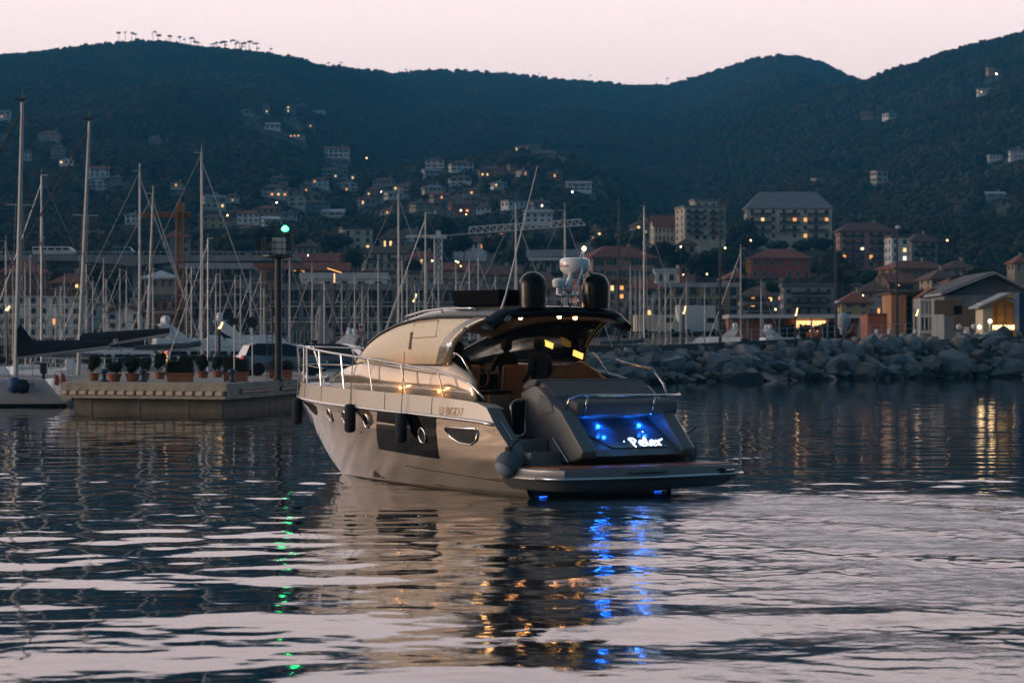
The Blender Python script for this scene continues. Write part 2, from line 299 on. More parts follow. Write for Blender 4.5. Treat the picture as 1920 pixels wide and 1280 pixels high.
def house(name, label, px, base, wpx, hpx, D=None, wall='cream', roof='hip', rc='red', rh=None, fl=2, nc=3, lit='', rz=0.0, dep=.75, cat='house', group=None, balc=0, shut=True, side=2, chim=True, wsz=None):
    if D is None: D = march(px, base)
    p = P(px, base, D-(12 if D > 900 else 0)); wd = wpx/F*D; h = hpx/F*D; dp = min(max(6, wd*dep), 40); rz = math.radians(rz)
    c = Vector((p.x, p.y, p.z))+Matrix.Rotation(rz, 3, 'Z')@Vector((0, dp/2, 0)); fd = max(1.0, p.z-float(terr(c.x, c.y))+1.5)
    t = thing(name, label, cat, c, rz, group); CLEAR.append((p.x, p.y, wd, dp, p.z, h))
    m = MB(); m.box((0, 0, (h-fd)/2), (wd, dp, h+fd))
    if roof == 'gable': m.prism([(-wd/2, h), (wd/2, h), (0, h+(rh or wd*.2)-.25)], (-dp/2, dp/2), 'y')
    if roof == 'side': m.prism([(-dp/2, h), (dp/2, h), (0, h+(rh or dp*.2)-.25)], (-wd/2, wd/2), 'x')
    if roof == 'shed': m.prism([(-dp/2, h), (dp/2, h), (dp/2, h+(rh or 2)-.2)], (-wd/2, wd/2), 'x')
    m.build('wall', PAL[wall], t)
    for k in range(1, fl):
        if fl > 2 or balc: mm = MB(); mm.box((0, 0, h*k/fl-.05), (wd+.16, dp+.16, .16)); mm.build('string_course', TRIM, t)
    r = roof_mb(roof, wd, dp, h, rh if rh else min(wd, dp)*.2, .25 if roof == 'flat' else .55).build('roof', ROOF[rc], t)
    if chim and roof in ('hip', 'side', 'gable'):
        cm = MB(); cm.box((wd*.22, dp*.12, h+(rh or wd*.2)*.75), (.7, .7, 2.0)); cm.box((wd*.22, dp*.12, h+(rh or wd*.2)*.75+1.05), (.95, .95, .14)); cm.build('chimney', PAL['stone'], r)
    fh = h/fl; wh = min(1.7, fh*.52); ww = min(1.15, wd/nc*.42)
    if wsz: ww, wh = wsz
    i = 0
    for f in range(fl):
        for q in range(nc):
            jw = _h(px, q*7+3)
            ch = lit[i] if i < len(lit) else '.'; i += 1
            if ch == 'x' or (ch == '.' and _h(px+base, f*31+q) < .05): continue
            me = WIN[ch] if ch in LIT else WIN['s' if (shut and wd/nc > 2.9) else 'd' if shut else 'p']
            if ch not in LIT and _h(px*3+base, f*13+q*5) < .2: me = WIN['c']
            inst('window', me, t, (-wd/2+wd*(q+.5)/nc, -dp/2-.02, fh*f+fh*(.28 if jw > .25 else .18)), (0, 0, 0), (ww*(.8+.4*jw), 1, wh*(1 if jw > .25 else 1.25)))
        for sx in (-1, 1):
            if rz*sx > math.radians(25): continue
            for q in range(side): inst('window', WIN['s' if shut else 'p'], t, (sx*(wd/2+.02), -dp/2+dp*(q+.5)/side, fh*f+fh*.28), (0, 0, sx*math.pi/2), (ww, 1, wh))
        if balc and f:
            for q in range(balc):
                bx = -wd/2+wd*(q+.5)/balc; bw = wd/balc*.72; mm = MB(); mm.box((bx, -dp/2-.65, fh*f+.1), (bw, 1.3, .16)); bo = mm.build('balcony', PAL['concrete'], t)
                mm = MB(); mm.box((bx, -dp/2-1.27, fh*f+1.1), (bw, .06, .06)); n = max(3, int(bw/.8))
                for k in range(n+1): mm.box((bx-bw/2+bw*k/n, -dp/2-1.27, fh*f+.62), (.05, .05, .92))
                mm.box((bx, -dp/2-1.24, fh*f+.55), (bw, .03, .6)); mm.build('railing', IRON, bo)
    return t
H = []
def hh(label, px, base, wpx, hpx, wall='cream', roof='hip', rc='brown', fl=2, nc=3, lit='', rz=None, **k):
    o = house('hillside_house', label, px, base, wpx, hpx, None, wall, roof, rc, None, fl, nc, lit, RN.uniform(-8, 32) if rz is None else rz, .7, 'house', 'houses scattered over the wooded hillside', **k); H.append(o); return o
hh('white house with a warm lit window high above the tallest mast', 9, 222, 22, 12, 'white', 'side', 'grey', 2, 2, 'o')
hh('small white hillside cottage just behind the tip of the tallest mast', 21, 236, 14, 8, 'white', 'gable', 'red', 1, 2)
hh('low pale house at the picture edge under the house with the warm window', 6, 262, 16, 8, 'cream', 'side', 'brown', 1, 2)
hh('wide grey hillside villa with arched upper floor between two lamps', 91, 262, 42, 12, 'stone', 'hip', 'brown', 2, 5)
hh('pink-grey three storey house below the arched grey villa', 110, 295, 26, 18, 'stone', 'hip', 'brown', 3, 3)
hh('narrow white house between the tallest mast and the pink-grey house', 52, 299, 14, 14, 'white', 'hip', 'brown', 2, 2)
hh('white flat villa with a lit porch on the slope beside the second mast', 124, 309, 28, 9, 'white', 'gable', 'grey', 1, 3, 'y')
hh('long white house with red roof touching the second tall mast', 187, 331, 36, 14, 'white', 'side', 'red', 2, 4)
hh('pale gable house directly under the long white house by the mast', 181, 352, 26, 13, 'pale', 'gable', 'grey', 2, 2)
hh('dim grey house a little beside the pale gable house', 218, 343, 22, 10, 'grey', 'hip', 'brown', 2, 3)
hh('solitary faint grey house high on the empty wooded slope', 289, 268, 22, 10, 'grey', 'hip', 'slate', 2, 3)
hh('small white house behind the slanting boom of the orange crane', 245, 418, 22, 15, 'white', 'hip', 'grey', 2, 2)
hh('orange lit bungalow above the viaduct between two masts', 177, 447, 32, 9, 'orange', 'side', 'brown', 1, 4, 'oo')
hh('cream house with a white flat addition beside the fourth mast', 404, 391, 40, 20, 'cream', 'side', 'grey', 2, 3, '..y')
hh('yellow house in the trees just below the cream house', 400, 428, 42, 20, 'yellow', 'hip', 'brown', 2, 3)
hh('white house with red roof facing the beacon from the slope', 465, 418, 40, 18, 'white', 'hip', 'red', 2, 4)
hh('white shed-roofed house immediately above the green beacon', 512, 424, 34, 11, 'white', 'shed', 'grey', 1, 3)
hh('tiny cream house, first of the topmost row on the slope', 467, 214, 18, 6, 'cream', 'side', 'brown', 1, 2)
hh('narrow tower-like house with a single light in the topmost row', 500, 212, 12, 13, 'stone', 'hip', 'brown', 2, 1, 'y')
hh('house with two lights one above the other in the topmost row', 545, 212, 18, 13, 'stone', 'hip', 'brown', 2, 2, 'yxy')
hh('brown house behind the white villa at the end of the topmost row', 568, 205, 20, 8, 'brown', 'hip', 'brown', 1, 3)
hh('bright white villa with porch, brightest of the topmost row', 592, 222, 30, 11, 'white', 'side', 'grey', 2, 4, 'y')
hh('grey stepped house under the topmost row', 545, 231, 22, 10, 'grey', 'flat', 'grey', 2, 2)
hh('low white house with slanting roof left of the grey stepped house', 511, 241, 28, 7, 'white', 'shed', 'brown', 1, 3)
hh('flat house with a glowing orange terrace alone among trees', 556, 258, 28, 6, 'stone', 'flat', 'slate', 1, 4, 'ooy')
hh('long white villa with gable, topmost above the road lamps', 630, 295, 44, 15, 'white', 'side', 'brown', 2, 5)
hh('low grey house immediately under the long white villa', 636, 310, 30, 9, 'grey', 'side', 'brown', 1, 4)
hh('wide hipped house with terrace in the middle of the hill hamlet', 629, 334, 52, 14, 'stone', 'hip', 'brown', 2, 5, '..y')
hh('white house with red shutters left of the cream gable house', 600, 350, 30, 13, 'pale', 'hip', 'brown', 2, 3, '...o')
hh('cream gable house with a lit balcony in the hill hamlet', 650, 359, 38, 15, 'cream', 'gable', 'grey', 2, 3, '.o', rz=0)
hh('two storey cream house with lit loggia left of the hamlet', 516, 369, 48, 17, 'cream', 'hip', 'brown', 2, 4, '.oyo')
hh('upper house with brown roof above the lit loggia', 524, 343, 34, 9, 'beige', 'hip', 'brown', 1, 3)
hh('white gable house with lamp below the lit loggia', 556, 387, 32, 17, 'cream', 'gable', 'grey', 2, 2, rz=8)
hh('red roofed low house in front of the white gable house', 503, 402, 46, 11, 'peach', 'hip', 'red', 1, 4)
hh('grey house half hidden in trees right of the white gable house', 600, 394, 38, 14, 'grey', 'hip', 'brown', 2, 3)
hh('white roofed shed on the terrace below the grey house', 622, 404, 40, 6, 'pale', 'shed', 'white', 1, 3)
hh('long dim house right of the hamlet among dark trees', 720, 348, 42, 10, 'stone', 'hip', 'brown', 1, 5)
hh('cream terrace house below the long dim house', 760, 358, 46, 9, 'cream', 'hip', 'brown', 1, 5, 'y')
hh('square white house with grey band high on the spur', 815, 314, 34, 13, 'white', 'hip', 'brown', 2, 3, rz=3)
hh('grey lower house directly beneath the square white house', 812, 332, 32, 11, 'pale', 'side', 'grey', 2, 3)
hh('broad white villa with balconies beside the square white house', 867, 321, 42, 15, 'white', 'hip', 'brown', 2, 4, rz=12)
hh('white house with curved terrace below the broad white villa', 864, 348, 40, 14, 'white', 'hip', 'brown', 2, 3, rz=10)
hh('reddish brown house with many windows under the spur village', 923, 331, 46, 14, 'brick', 'hip', 'brown', 2, 5, 'yy')
hh('round-ended pale house left of the dark pine clump', 922, 296, 24, 9, 'stone', 'hip', 'brown', 1, 3)
hh('little ochre cube house under the dark pine clump', 963, 323, 14, 12, 'ochre', 'flat', 'brown', 2, 1)
hh('stone village house at the top of the spur with two lamps', 1002, 284, 26, 9, 'stone', 'side', 'brown', 2, 3)
hh('long brown village house below the two lamps on the spur', 1020, 300, 44, 12, 'brown', 'side', 'brown', 2, 5, 'o')
hh('white fronted village house on the spur beside a warm lamp', 1048, 308, 30, 10, 'pale', 'side', 'brown', 1, 4)
hh('last brown village house where the spur drops away', 1090, 316, 40, 9, 'brown', 'hip', 'brown', 1, 4)
hh('white split level house lower on the far end of the spur', 1086, 357, 46, 12, 'white', 'shed', 'grey', 2, 4)
hh('cream bungalow between the dim long house and the square white house', 816, 360, 42, 8, 'cream', 'hip', 'grey', 1, 5)
hh('red house with an orange lit window above the grey crane', 864, 399, 36, 16, 'red', 'side', 'brown', 2, 3, '.wo', rz=14)
hh('grey annex stepping down beside the red house', 836, 408, 34, 10, 'grey', 'flat', 'grey', 1, 3)
hh('white flat roofed house behind the yacht antenna', 973, 388, 44, 10, 'white', 'flat', 'grey', 1, 4)
hh('grey house with one bright lamp beside the white flat house', 1016, 391, 32, 10, 'grey', 'side', 'brown', 1, 3, '.w')
hh('long white two storey house just above the crane jib', 1010, 418, 52, 18, 'white', 'shed', 'grey', 2, 4)
hh('white block at the picture edge on the far slope', 1908, 297, 26, 16, 'pale', 'hip', 'slate', 2, 4, rz=0)
hh('low white building next to the white block on the far slope', 1867, 300, 24, 8, 'white', 'flat', 'grey', 1, 4, rz=0)
hh('long pale shed with one light high on the far slope', 1850, 177, 30, 8, 'white', 'side', 'grey', 1, 3, 'y', rz=0)
hh('white fronted house with brown roof on the far slope', 1676, 222, 26, 9, 'white', 'hip', 'brown', 1, 3)
hh('peach cottage beside the white fronted house on the far slope', 1626, 220, 22, 8, 'peach', 'side', 'brown', 1, 3)
hh('tall cream house standing alone on the far slope', 1654, 342, 24, 20, 'cream', 'flat', 'grey', 2, 2, rz=25)
hh('small cream house above the big apartment block', 1539, 348, 20, 12, 'cream', 'flat', 'grey', 2, 2, rz=25)
hh('highest cottage near the crest of the far slope', 1860, 135, 14, 7, 'peach', 'side', 'brown', 1, 2)
hh('grey roofed barn in trees far beyond the pink apartments', 1868, 370, 34, 6, 'grey', 'side', 'metal', 1, 2, rz=0)

for lb, px, b, wp, hp_, wl, rf, rc_, fl_ in [('tiny white cottage just above the cream gable house', 668, 338, 20, 9, 'white', 'gable', 'grey', 1), ('narrow ochre house between the lit loggia and the hamlet', 574, 360, 20, 14, 'ochre', 'hip', 'brown', 2), ('grey roofed white house under the cream terrace house', 742, 372, 30, 9, 'white', 'side', 'grey', 1), ('pink house among trees below the long dim house', 700, 366, 26, 11, 'pink', 'hip', 'red', 2), ('stone farmhouse on the slope right of the cream gable house', 690, 385, 30, 10, 'stone', 'side', 'brown', 1), ('small white house on the terrace above the dome roof house', 726, 404, 24, 10, 'white', 'hip', 'red', 1), ('beige house in dark trees left of the red house', 792, 392, 28, 11, 'beige', 'hip', 'brown', 2), ('low peach house below the cream bungalow', 828, 374, 32, 8, 'peach', 'side', 'red', 1), ('pale house right of the red house with orange window', 906, 398, 26, 10, 'pale', 'hip', 'brown', 1), ('white cottage below the reddish brown house', 938, 352, 24, 9, 'white', 'hip', 'grey', 1), ('grey stone house under the white house with curved terrace', 884, 366, 30, 9, 'grey', 'hip', 'brown', 1), ('cream chapel-like house beside the little ochre cube', 985, 332, 16, 12, 'cream', 'gable', 'brown', 1), ('white village house with red roof at the spur top', 976, 284, 22, 8, 'white', 'side', 'red', 1), ('dim brown house below the spur village', 1040, 334, 30, 9, 'brown', 'hip', 'brown', 1), ('yellowish house above the white split level house', 1120, 344, 22, 8, 'yellow', 'hip', 'brown', 1), ('stone house lowest on the slope above the beacon platform', 470, 440, 34, 12, 'stone', 'hip', 'red', 1), ('white house between the green beacon and the red roofed house', 545, 412, 26, 11, 'white', 'hip', 'brown', 1), ('pale villa above the yellow house by the fourth mast', 436, 378, 26, 11, 'pale', 'hip', 'brown', 2), ('small cream house half way up between the second and fourth mast', 330, 352, 20, 9, 'cream', 'hip', 'brown', 1), ('dim stone house beside the grey stepped house', 582, 240, 18, 7, 'stone', 'hip', 'brown', 1)]:
    hh(lb, px, b, wp, hp_, wl, rf, rc_, fl_, 3, RN.choice(['', '', 'y', '.o']))
# ---- town
def tb(name, label, *a, **k): k.setdefault('cat', 'building'); return house(name, label, *a, **k)
T = []
T.append(tb('apartment_block', 'large cream apartment block with dark balconies and orange lit windows', 1480, 450, 160, 60, 790, 'cream', 'hip', 'grey', 5.5, 4, 8, '.....o...........y..oo.o.........w', rz=0, dep=.35, balc=3, shut=False, side=3))
T.append(tb('hotel_tower', 'polygonal cream hotel with stacked balcony slabs next to the apartment block', 1322, 452, 80, 62, 760, 'cream', 'flat', 'grey', None, 5, 5, '', rz=12, dep=.8, balc=2, shut=False))
T.append(tb('hotel_penthouse', 'small rooftop penthouse standing behind the polygonal hotel terrace', 1324, 392, 44, 14, 772, 'cream', 'flat', 'grey', None, 1, 3, '', rz=12, dep=.8, shut=False))
T.append(tb('hotel_wing', 'long red roofed wing with regular windows attached to the hotel', 1256, 455, 60, 30, 770, 'cream', 'side', 'red', 3.5, 2, 8, '', rz=10, dep=.35, shut=False))
T.append(tb('red_villa', 'deep red villa with white window frames above the shop pavilion', 1464, 525, 112, 42, 680, 'red', 'hip', 'red', 2.6, 2, 7, '', rz=0, dep=.6))
T.append(tb('pink_apartments', 'pink apartment house with balconies and a blue and red awning', 1625, 503, 102, 70, 650, 'pink', 'hip', 'brown', 2.4, 5, 6, 'w.....o..o....w', rz=4, dep=.5, balc=2, shut=False))
T.append(tb('white_tower_house', 'tall white house with three lit windows against the pink apartments', 1688, 508, 34, 62, 625, 'white', 'flat', 'brown', None, 4, 2, '.o.w.y', rz=8, dep=1.1, shut=False))
T.append(tb('grey_balcony_block', 'dim grey block with balconies right of the tall white house', 1733, 500, 52, 48, 640, 'stone', 'hip', 'brown', 2.2, 3, 3, '', rz=14, dep=.8, balc=1, shut=False))
T.append(tb('yellow_palazzo', 'wide yellow ochre house with red roof behind the dark lamp pole', 1728, 537, 116, 34, 500, 'ochre', 'hip', 'red', 1.6, 2, 7, '', rz=22, dep=.5))
T.append(tb('modern_ochre_building', 'ochre flat roofed building with light metal roof band behind the white yacht', 1312, 598, 150, 60, 420, 'ochre', 'flat', 'metal', None, 3, 6, '', rz=-4, dep=.4, shut=False, wsz=(1.5, 1.3)))
T.append(tb('little_yellow_house', 'small yellow house with white framed windows and red roof behind the pavilion', 1605, 596, 54, 30, 380, 'yellow', 'hip', 'red', 1.6, 2, 2, '', rz=0, dep=.8, side=1))
T.append(tb('dark_balcony_house', 'dark grey house with long balconies below the red villa', 1516, 592, 94, 54, 440, 'grey', 'flat', 'slate', None, 3, 5, '', rz=0, dep=.5, balc=1, shut=False))
T.append(tb('red_roof_corner_house', 'orange corner house with red hipped roof behind the starboard radar dome', 1170, 524, 124, 42, 540, 'peach', 'hip', 'red', 2.6, 2, 5, '', rz=16, dep=.6))
T.append(tb('slim_pink_house', 'slim pinkish house with dark tall windows among town trees', 1289, 520, 30, 62, 600, 'pink', 'hip', 'brown', 1.6, 3, 2, '', rz=4, dep=1, shut=False))
T.append(tb('white_box_building', 'low white box building between the corner house and the slim house', 1249, 532, 40, 22, 510, 'white', 'flat', 'white', None, 1, 2, '', rz=0, dep=.6, shut=False))
T.append(tb('far_brown_house', 'brown roofed house half hidden by trees right of the yellow ochre house', 1800, 518, 54, 16, 560, 'stone', 'hip', 'brown', 1.8, 1, 4, '', rz=5, dep=.7))
T.append(tb('edge_cottage', 'small beige cottage cut by the picture edge above the big hall', 1917, 510, 30, 18, 560, 'beige', 'hip', 'red', 1.6, 1, 2, '', rz=5, dep=.8))
# left and middle
T.append(tb('terrace_house_front', 'white terraced house with many dark windows nearest the picture edge', 72, 652, 160, 98, 300, 'white', 'flat', 'brown', None, 5, 8, '.....................o......', rz=2, dep=.3, shut=False))
T.append(tb('terrace_gable_house', 'white gabled terrace house with two bright lamps behind the badge sail', 232, 652, 66, 66, 296, 'white', 'gable', 'brown', 1.0, 4, 3, 'y', rz=0, dep=1.2, shut=False))
T.append(tb('terrace_link_house', 'lower white row house between the long terrace and the gabled one', 176, 652, 50, 74, 304, 'white', 'gable', 'brown', .8, 4, 3, '......o', rz=0, dep=1.0, shut=False))
T.append(tb('brown_roof_house', 'brown house with hipped roof half hidden behind the tallest mast', 42, 552, 86, 42, 400, 'brown', 'hip', 'red', 2.0, 2, 5, '', rz=6, dep=.6))
T.append(tb('villa_by_crane', 'grey two storey villa with red roof just behind the orange crane mast', 332, 476, 50, 32, 700, 'stone', 'hip', 'red', 1.8, 2, 3, '', rz=10, dep=.8))
T.append(tb('round_roof_kiosk', 'pale round roofed pavilion under the viaduct with one lamp', 298, 542, 56, 22, 360, 'stone', 'hip', 'white', 1.1, 1, 4, '', rz=0, dep=.6, chim=False))
T.append(tb('red_shop_house', 'dark house with red awning strips left of the glass block', 300, 652, 70, 90, 330, 'brown', 'flat', 'slate', None, 4, 4, '', rz=0, dep=.4, shut=False))
T.append(tb('glass_block', 'pale blue modern block with glass bays behind the pair of masts', 400, 652, 142, 148, 310, 'blue', 'flat', 'metal', None, 6, 4, '', rz=0, dep=.3, balc=2, shut=False, wsz=(2.2, 1.5)))
T.append(tb('scaffold_brown_house', 'brown unfinished house between the glass block and the beacon', 492, 652, 42, 148, 330, 'brown', 'flat', 'red', None, 6, 2, '', rz=0, dep=.8, shut=False))
T.append(tb('construction_shell', 'long grey concrete building shell with empty window openings behind the marina', 712, 690, 410, 146, 285, 'concrete', 'flat', 'grey', None, 5, 14, '', rz=1, dep=.25, shut=False, side=2, wsz=(1.6, 1.6)))
T.append(tb('white_rooftop_storey', 'white upper storey set back on top of the grey concrete shell', 645, 545, 160, 22, 292, 'pale', 'flat', 'white', None, 1, 5, '', rz=1, dep=.4, shut=False))
T.append(tb('tower_house', 'cream four storey tower house with bright tall windows on the slope', 671, 484, 56, 54, 780, 'cream', 'flat', 'brown', None, 4, 3, '..y..y', rz=14, dep=.8, shut=False))
T.append(tb('pyramid_roof_house', 'stone house with pyramid roof left of the cream tower house', 578, 480, 46, 18, 740, 'stone', 'hip', 'brown', 2.2, 1, 4, '', rz=8, dep=.9, chim=False))
T.append(tb('long_red_roof_house', 'long low house with red roof under the pyramid roof house', 600, 508, 92, 18, 600, 'peach', 'side', 'red', 2.0, 1, 7, '..w', rz=4, dep=.4))
T.append(tb('brown_hip_house', 'brown hipped house right behind the long red roof', 652, 508, 40, 14, 610, 'stone', 'hip', 'brown', 2.0, 1, 3, '', rz=4, dep=.8))
T.append(tb('cream_balcony_house', 'cream house with coloured shutters and balcony under the white villa row', 722, 508, 80, 34, 590, 'cream', 'hip', 'brown', 1.6, 2, 6, '', rz=8, dep=.6, balc=2))
T.append(tb('dome_roof_house', 'ochre house with steep brown roof beside a tall dark mast', 738, 466, 44, 18, 760, 'ochre', 'hip', 'brown', 3.2, 1, 4, 'yy', rz=8, dep=.9))
T.append(tb('pale_hip_house', 'pale house with broad brown roof behind the crane platform', 772, 462, 60, 22, 820, 'pale', 'hip', 'brown', 2.4, 2, 4, '', rz=8, dep=.7))
T.append(tb('blue_shutter_house', 'stone row house with blue wall between two masts', 730, 540, 110, 26, 480, 'stone', 'flat', 'brown', None, 1, 8, '', rz=0, dep=.3))
T.append(tb('low_white_row', 'low white row house behind the flat black roof locker of the yacht', 852, 548, 110, 24, 470, 'pale', 'side', 'brown', 1.4, 1, 7, '', rz=0, dep=.3))
T.append(tb('peach_row_house', 'peach low house under the long red roof facing the marina', 612, 528, 80, 20, 470, 'pink', 'side', 'red', 1.6, 1, 6, '', rz=2, dep=.4))
T.append(tb('brown_row_house', 'brownish row house with small windows behind the yacht handrail', 850, 522, 90, 16, 560, 'brown', 'side', 'red', 1.6, 1, 6, '', rz=0, dep=.4))
T.append(tb('red_gable_house', 'grey house with long red roof near the station canopy', 930, 545, 90, 30, 450, 'grey', 'side', 'brown', 1.6, 1, 6, '', rz=0, dep=.4))
T.append(tb('grey_harbour_house', 'grey harbour house seen between the two black domes', 1080, 600, 130, 60, 400, 'grey', 'hip', 'brown', 2, 3, 6, '', rz=0, dep=.4, shut=False))

for i, (px, b, wp, hp_, D_, wl, rf, rc_, fl_, nc_, lb) in enumerate([(1010, 560, 80, 34, 430, 'stone', 'hip', 'brown', 2, 5, 'stone house with brown roof behind the black roof locker'), (1130, 596, 90, 64, 390, 'pink', 'flat', 'brown', 4, 5, 'pinkish four storey house behind the starboard dome'), (1210, 596, 60, 56, 410, 'grey', 'hip', 'red', 3, 4, 'grey house with red roof left of the modern ochre building'), (1420, 600, 64, 46, 400, 'stone', 'hip', 'brown', 3, 4, 'stone house with hipped roof right of the modern ochre building'), (1462, 566, 40, 26, 520, 'grey', 'hip', 'brown', 2, 3, 'small grey house just under the deep red villa'),
    (1640, 590, 60, 44, 400, 'grey', 'hip', 'brown', 3, 4, 'grey town house between the small yellow house and the pillar building'), (1690, 560, 50, 30, 450, 'brown', 'side', 'red', 2, 4, 'brown house with red ridge below the wide ochre house'), (1820, 552, 60, 24, 420, 'stone', 'hip', 'red', 2, 4, 'stone house with red roof rising behind the big grey hall'), (1770, 548, 50, 26, 440, 'beige', 'hip', 'brown', 2, 4, 'beige house wedged between ochre house and hall'), (1385, 548, 44, 26, 520, 'pink', 'hip', 'red', 2, 3, 'pink house at the foot of the tall dark pole'),
    (880, 590, 90, 44, 360, 'grey', 'flat', 'slate', 3, 6, 'grey flat block behind the black roof locker of the yacht'), (960, 596, 90, 60, 370, 'concrete', 'flat', 'slate', 4, 6, 'dark concrete block seen beneath the port radar dome'), (545, 530, 60, 26, 460, 'stone', 'hip', 'red', 2, 4, 'stone house with red roof close behind the beacon cage'), (455, 520, 50, 24, 480, 'brown', 'hip', 'brown', 2, 4, 'brown house peeping over the glass block'), (130, 556, 70, 26, 390, 'stone', 'hip', 'red', 2, 5, 'stone house with red roof above the white terrace'), (790, 500, 60, 18, 640, 'cream', 'hip', 'red', 1, 5, 'cream low house behind the grey crane tower'), (1105, 452, 50, 18, 760, 'stone', 'hip', 'brown', 2, 4, 'stone house in dark trees above the corner house'), (880, 470, 60, 16, 740, 'pale', 'side', 'brown', 1, 5, 'pale low house under the crane jib'), (940, 452, 44, 16, 800, 'peach', 'hip', 'brown', 2, 3, 'peach house crossed by the yacht antenna'), (1210, 440, 40, 18, 820, 'stone', 'hip', 'brown', 2, 3, 'stone house on the wooded rise left of the hotel wing')]):
    T.append(tb('town_house', lb, px, b, wp, hp_, D_, wl, rf, rc_, None if rf == 'flat' else 1.7, fl_, nc_, ''.join(RN.choice('........yo') for _ in range(fl_*nc_)), rz=RN.uniform(-4, 16), dep=.6, shut=bool(i % 2), balc=(i % 3 == 0)*1))
# ------------------------------------------------------------------ special town structures
def at(o, px, py, D, rz=0): o.location = P(px, py, D); o.rotation_euler = (0, 0, rz); return o
GLOBE = EM('lamp_warm', (1, .55, .22), 12); GLOBEW = EM('lamp_white', (1, .82, .58), 12); COPPER = EM('lamp_copper', (1, .42, .10), 2.2, False)
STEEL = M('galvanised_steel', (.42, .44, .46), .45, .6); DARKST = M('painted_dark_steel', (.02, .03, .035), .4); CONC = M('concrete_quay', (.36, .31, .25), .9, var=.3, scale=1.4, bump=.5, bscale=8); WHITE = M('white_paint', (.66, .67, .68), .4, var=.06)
# viaduct
vd = thing('viaduct', 'grey concrete road viaduct crossing behind the masts on one pier', 'bridge', P(300, 545, 450))
m = MB(); z0 = P(300, 545, 450).z; zz = lambda y: CH+(HY-y)/F*450-z0; xx = lambda p: (p-300)/F*450
m.prism([(xx(-60), zz(480)), (xx(560), zz(480)), (xx(560), zz(490)), (xx(345), zz(492)), (xx(300), zz(496)), (xx(257), zz(501)), (xx(215), zz(496)), (xx(140), zz(491)), (xx(-60), zz(490))], (-5, 5), 'y'); m.build('deck', PAL['concrete'], vd)
m = MB(); m.box((xx(257), 0, zz(525)), (1.1, 3, zz(501)-zz(560))); m.build('pier', PAL['concrete'], vd)
m = MB(); m.box((xx(250), -4.9, zz(474)), (xx(560)-xx(-60), .12, .12))
for i in range(60): m.box((xx(-60)+i*(xx(560)-xx(-60))/59, -4.9, zz(477)), (.08, .08, zz(474)-zz(480)))
m.build('parapet_rail', STEEL, vd)
def bus(px, wpx, lab, col):
    b = thing('coach', lab, 'bus', P(px, 479.6, 450)); b.scale = (1, 1, .55); l = wpx/F*450; m = MB(); m.prism([(-l/2, .5), (l/2-.2, .5), (l/2, 1.4), (l/2-.9, 3.0), (-l/2, 3.0)], (-1.2, 1.2), 'y'); m.build('body', col, b, bevel=.1)
    for i in range(5): mm = MB(); mm.box((-l/2+l*(i+.5)/5.6, -1.21, 2.2), (l/5.6*.8, .05, .8)); mm.build('window', DARKP, b)
    for x in (-.32, .3): mm = MB(); mm.lathe([(.45, -1.15), (.5, -.85)], (x*l, 0, .5), 12, 'y'); mm.build('wheel', DARKST, b)
bus(102, 78, 'white coach on the viaduct behind the third mast', WHITE); bus(232, 40, 'teal bus on the viaduct left of the crane', M('bus_teal', (.05, .2, .24), .4))
# cranes
ORG = M('crane_orange', (.30, .115, .035), .6); CRG = M('crane_grey', (.62, .64, .65), .55)
def lattice(m, a, b, wdt, n, r, up=Vector((0, 0, 1))):
    a = Vector(a); b = Vector(b); d = (b-a).normalized(); s1 = d.cross(Vector((0, 1, 0)) if abs(d.y) < .9 else up).normalized(); s2 = d.cross(s1).normalized()
    cs = [(s1*x+s2*y)*wdt/2 for x, y in ((-1, -1), (1, -1), (1, 1), (-1, 1))]
    for c in cs: m.tube([a+c, b+c], r, 4)
    for i in range(n):
        p = a+(b-a)*i/n; q = a+(b-a)*(i+1)/n
        for k in range(4): m.tube([p+cs[k], q+cs[(k+1) % 4]], r*.7, 4, False)
        for k in range(4): m.tube([p+cs[k], p+cs[(k+1) % 4]], r*.6, 4, False)
oc = thing('tower_crane', 'rust orange lattice tower crane standing among the left masts', 'crane', P(338, 660, 300)); pz = 300/F
m = MB(); lattice(m, (0, 0, -1), (0, 0, 262*pz), .85, 24, .07); m.build('mast', ORG, oc)
m = MB(); lattice(m, (-78*pz, 0, 257*pz), (20*pz, 0, 257*pz), .5, 18, .07); m.build('jib', ORG, oc)
m = MB(); m.box((0, 0, 270*pz), (.9, .9, 1.2)); m.tube([(0, 0, 270*pz), (0, 0, 284*pz)], .06); m.tube([(0, 0, 284*pz), (-60*pz, 0, 258*pz)], .025, 4); m.build('cab', ORG, oc)
gc = thing('tower_crane', 'grey tower crane with long light lattice jib above the yacht roof', 'crane', P(822, 660, 330)); pz = 330/F
m = MB(); lattice(m, (0, 0, -1), (0, 0, 214*pz), 1.0, 18, .1); m.build('mast', CRG, gc)
m = MB(); m.box((0, 0, 216*pz), (2.2, 1.6, .5)); m.box((0, 0, 222*pz), (.6, .6, .8)); m.build('platform', CRG, gc)
m = MB(); m.box((-35*pz, 0, 217*pz), (52*pz, .5, .35)); m.build('counter_jib', CRG, gc)
m = MB(); a = Vector((58*pz, 0, 222*pz)); b = Vector((276*pz, 0, 238*pz)); n = 17; h = Vector((0, 0, 12*pz))
m.tube([a, b], .085, 4); m.tube([a+h, b+h*.9+Vector((-8*pz, 0, 0))], .085, 4); m.tube([(0, 0, 217*pz), a], .06, 4)
for i in range(n):
    p = a+(b-a)*i/n; q = a+(b-a)*(i+1)/n; m.tube([p, p+h], .055, 4); m.tube([p+h, q], .055, 4)
m.build('jib', CRG, gc)
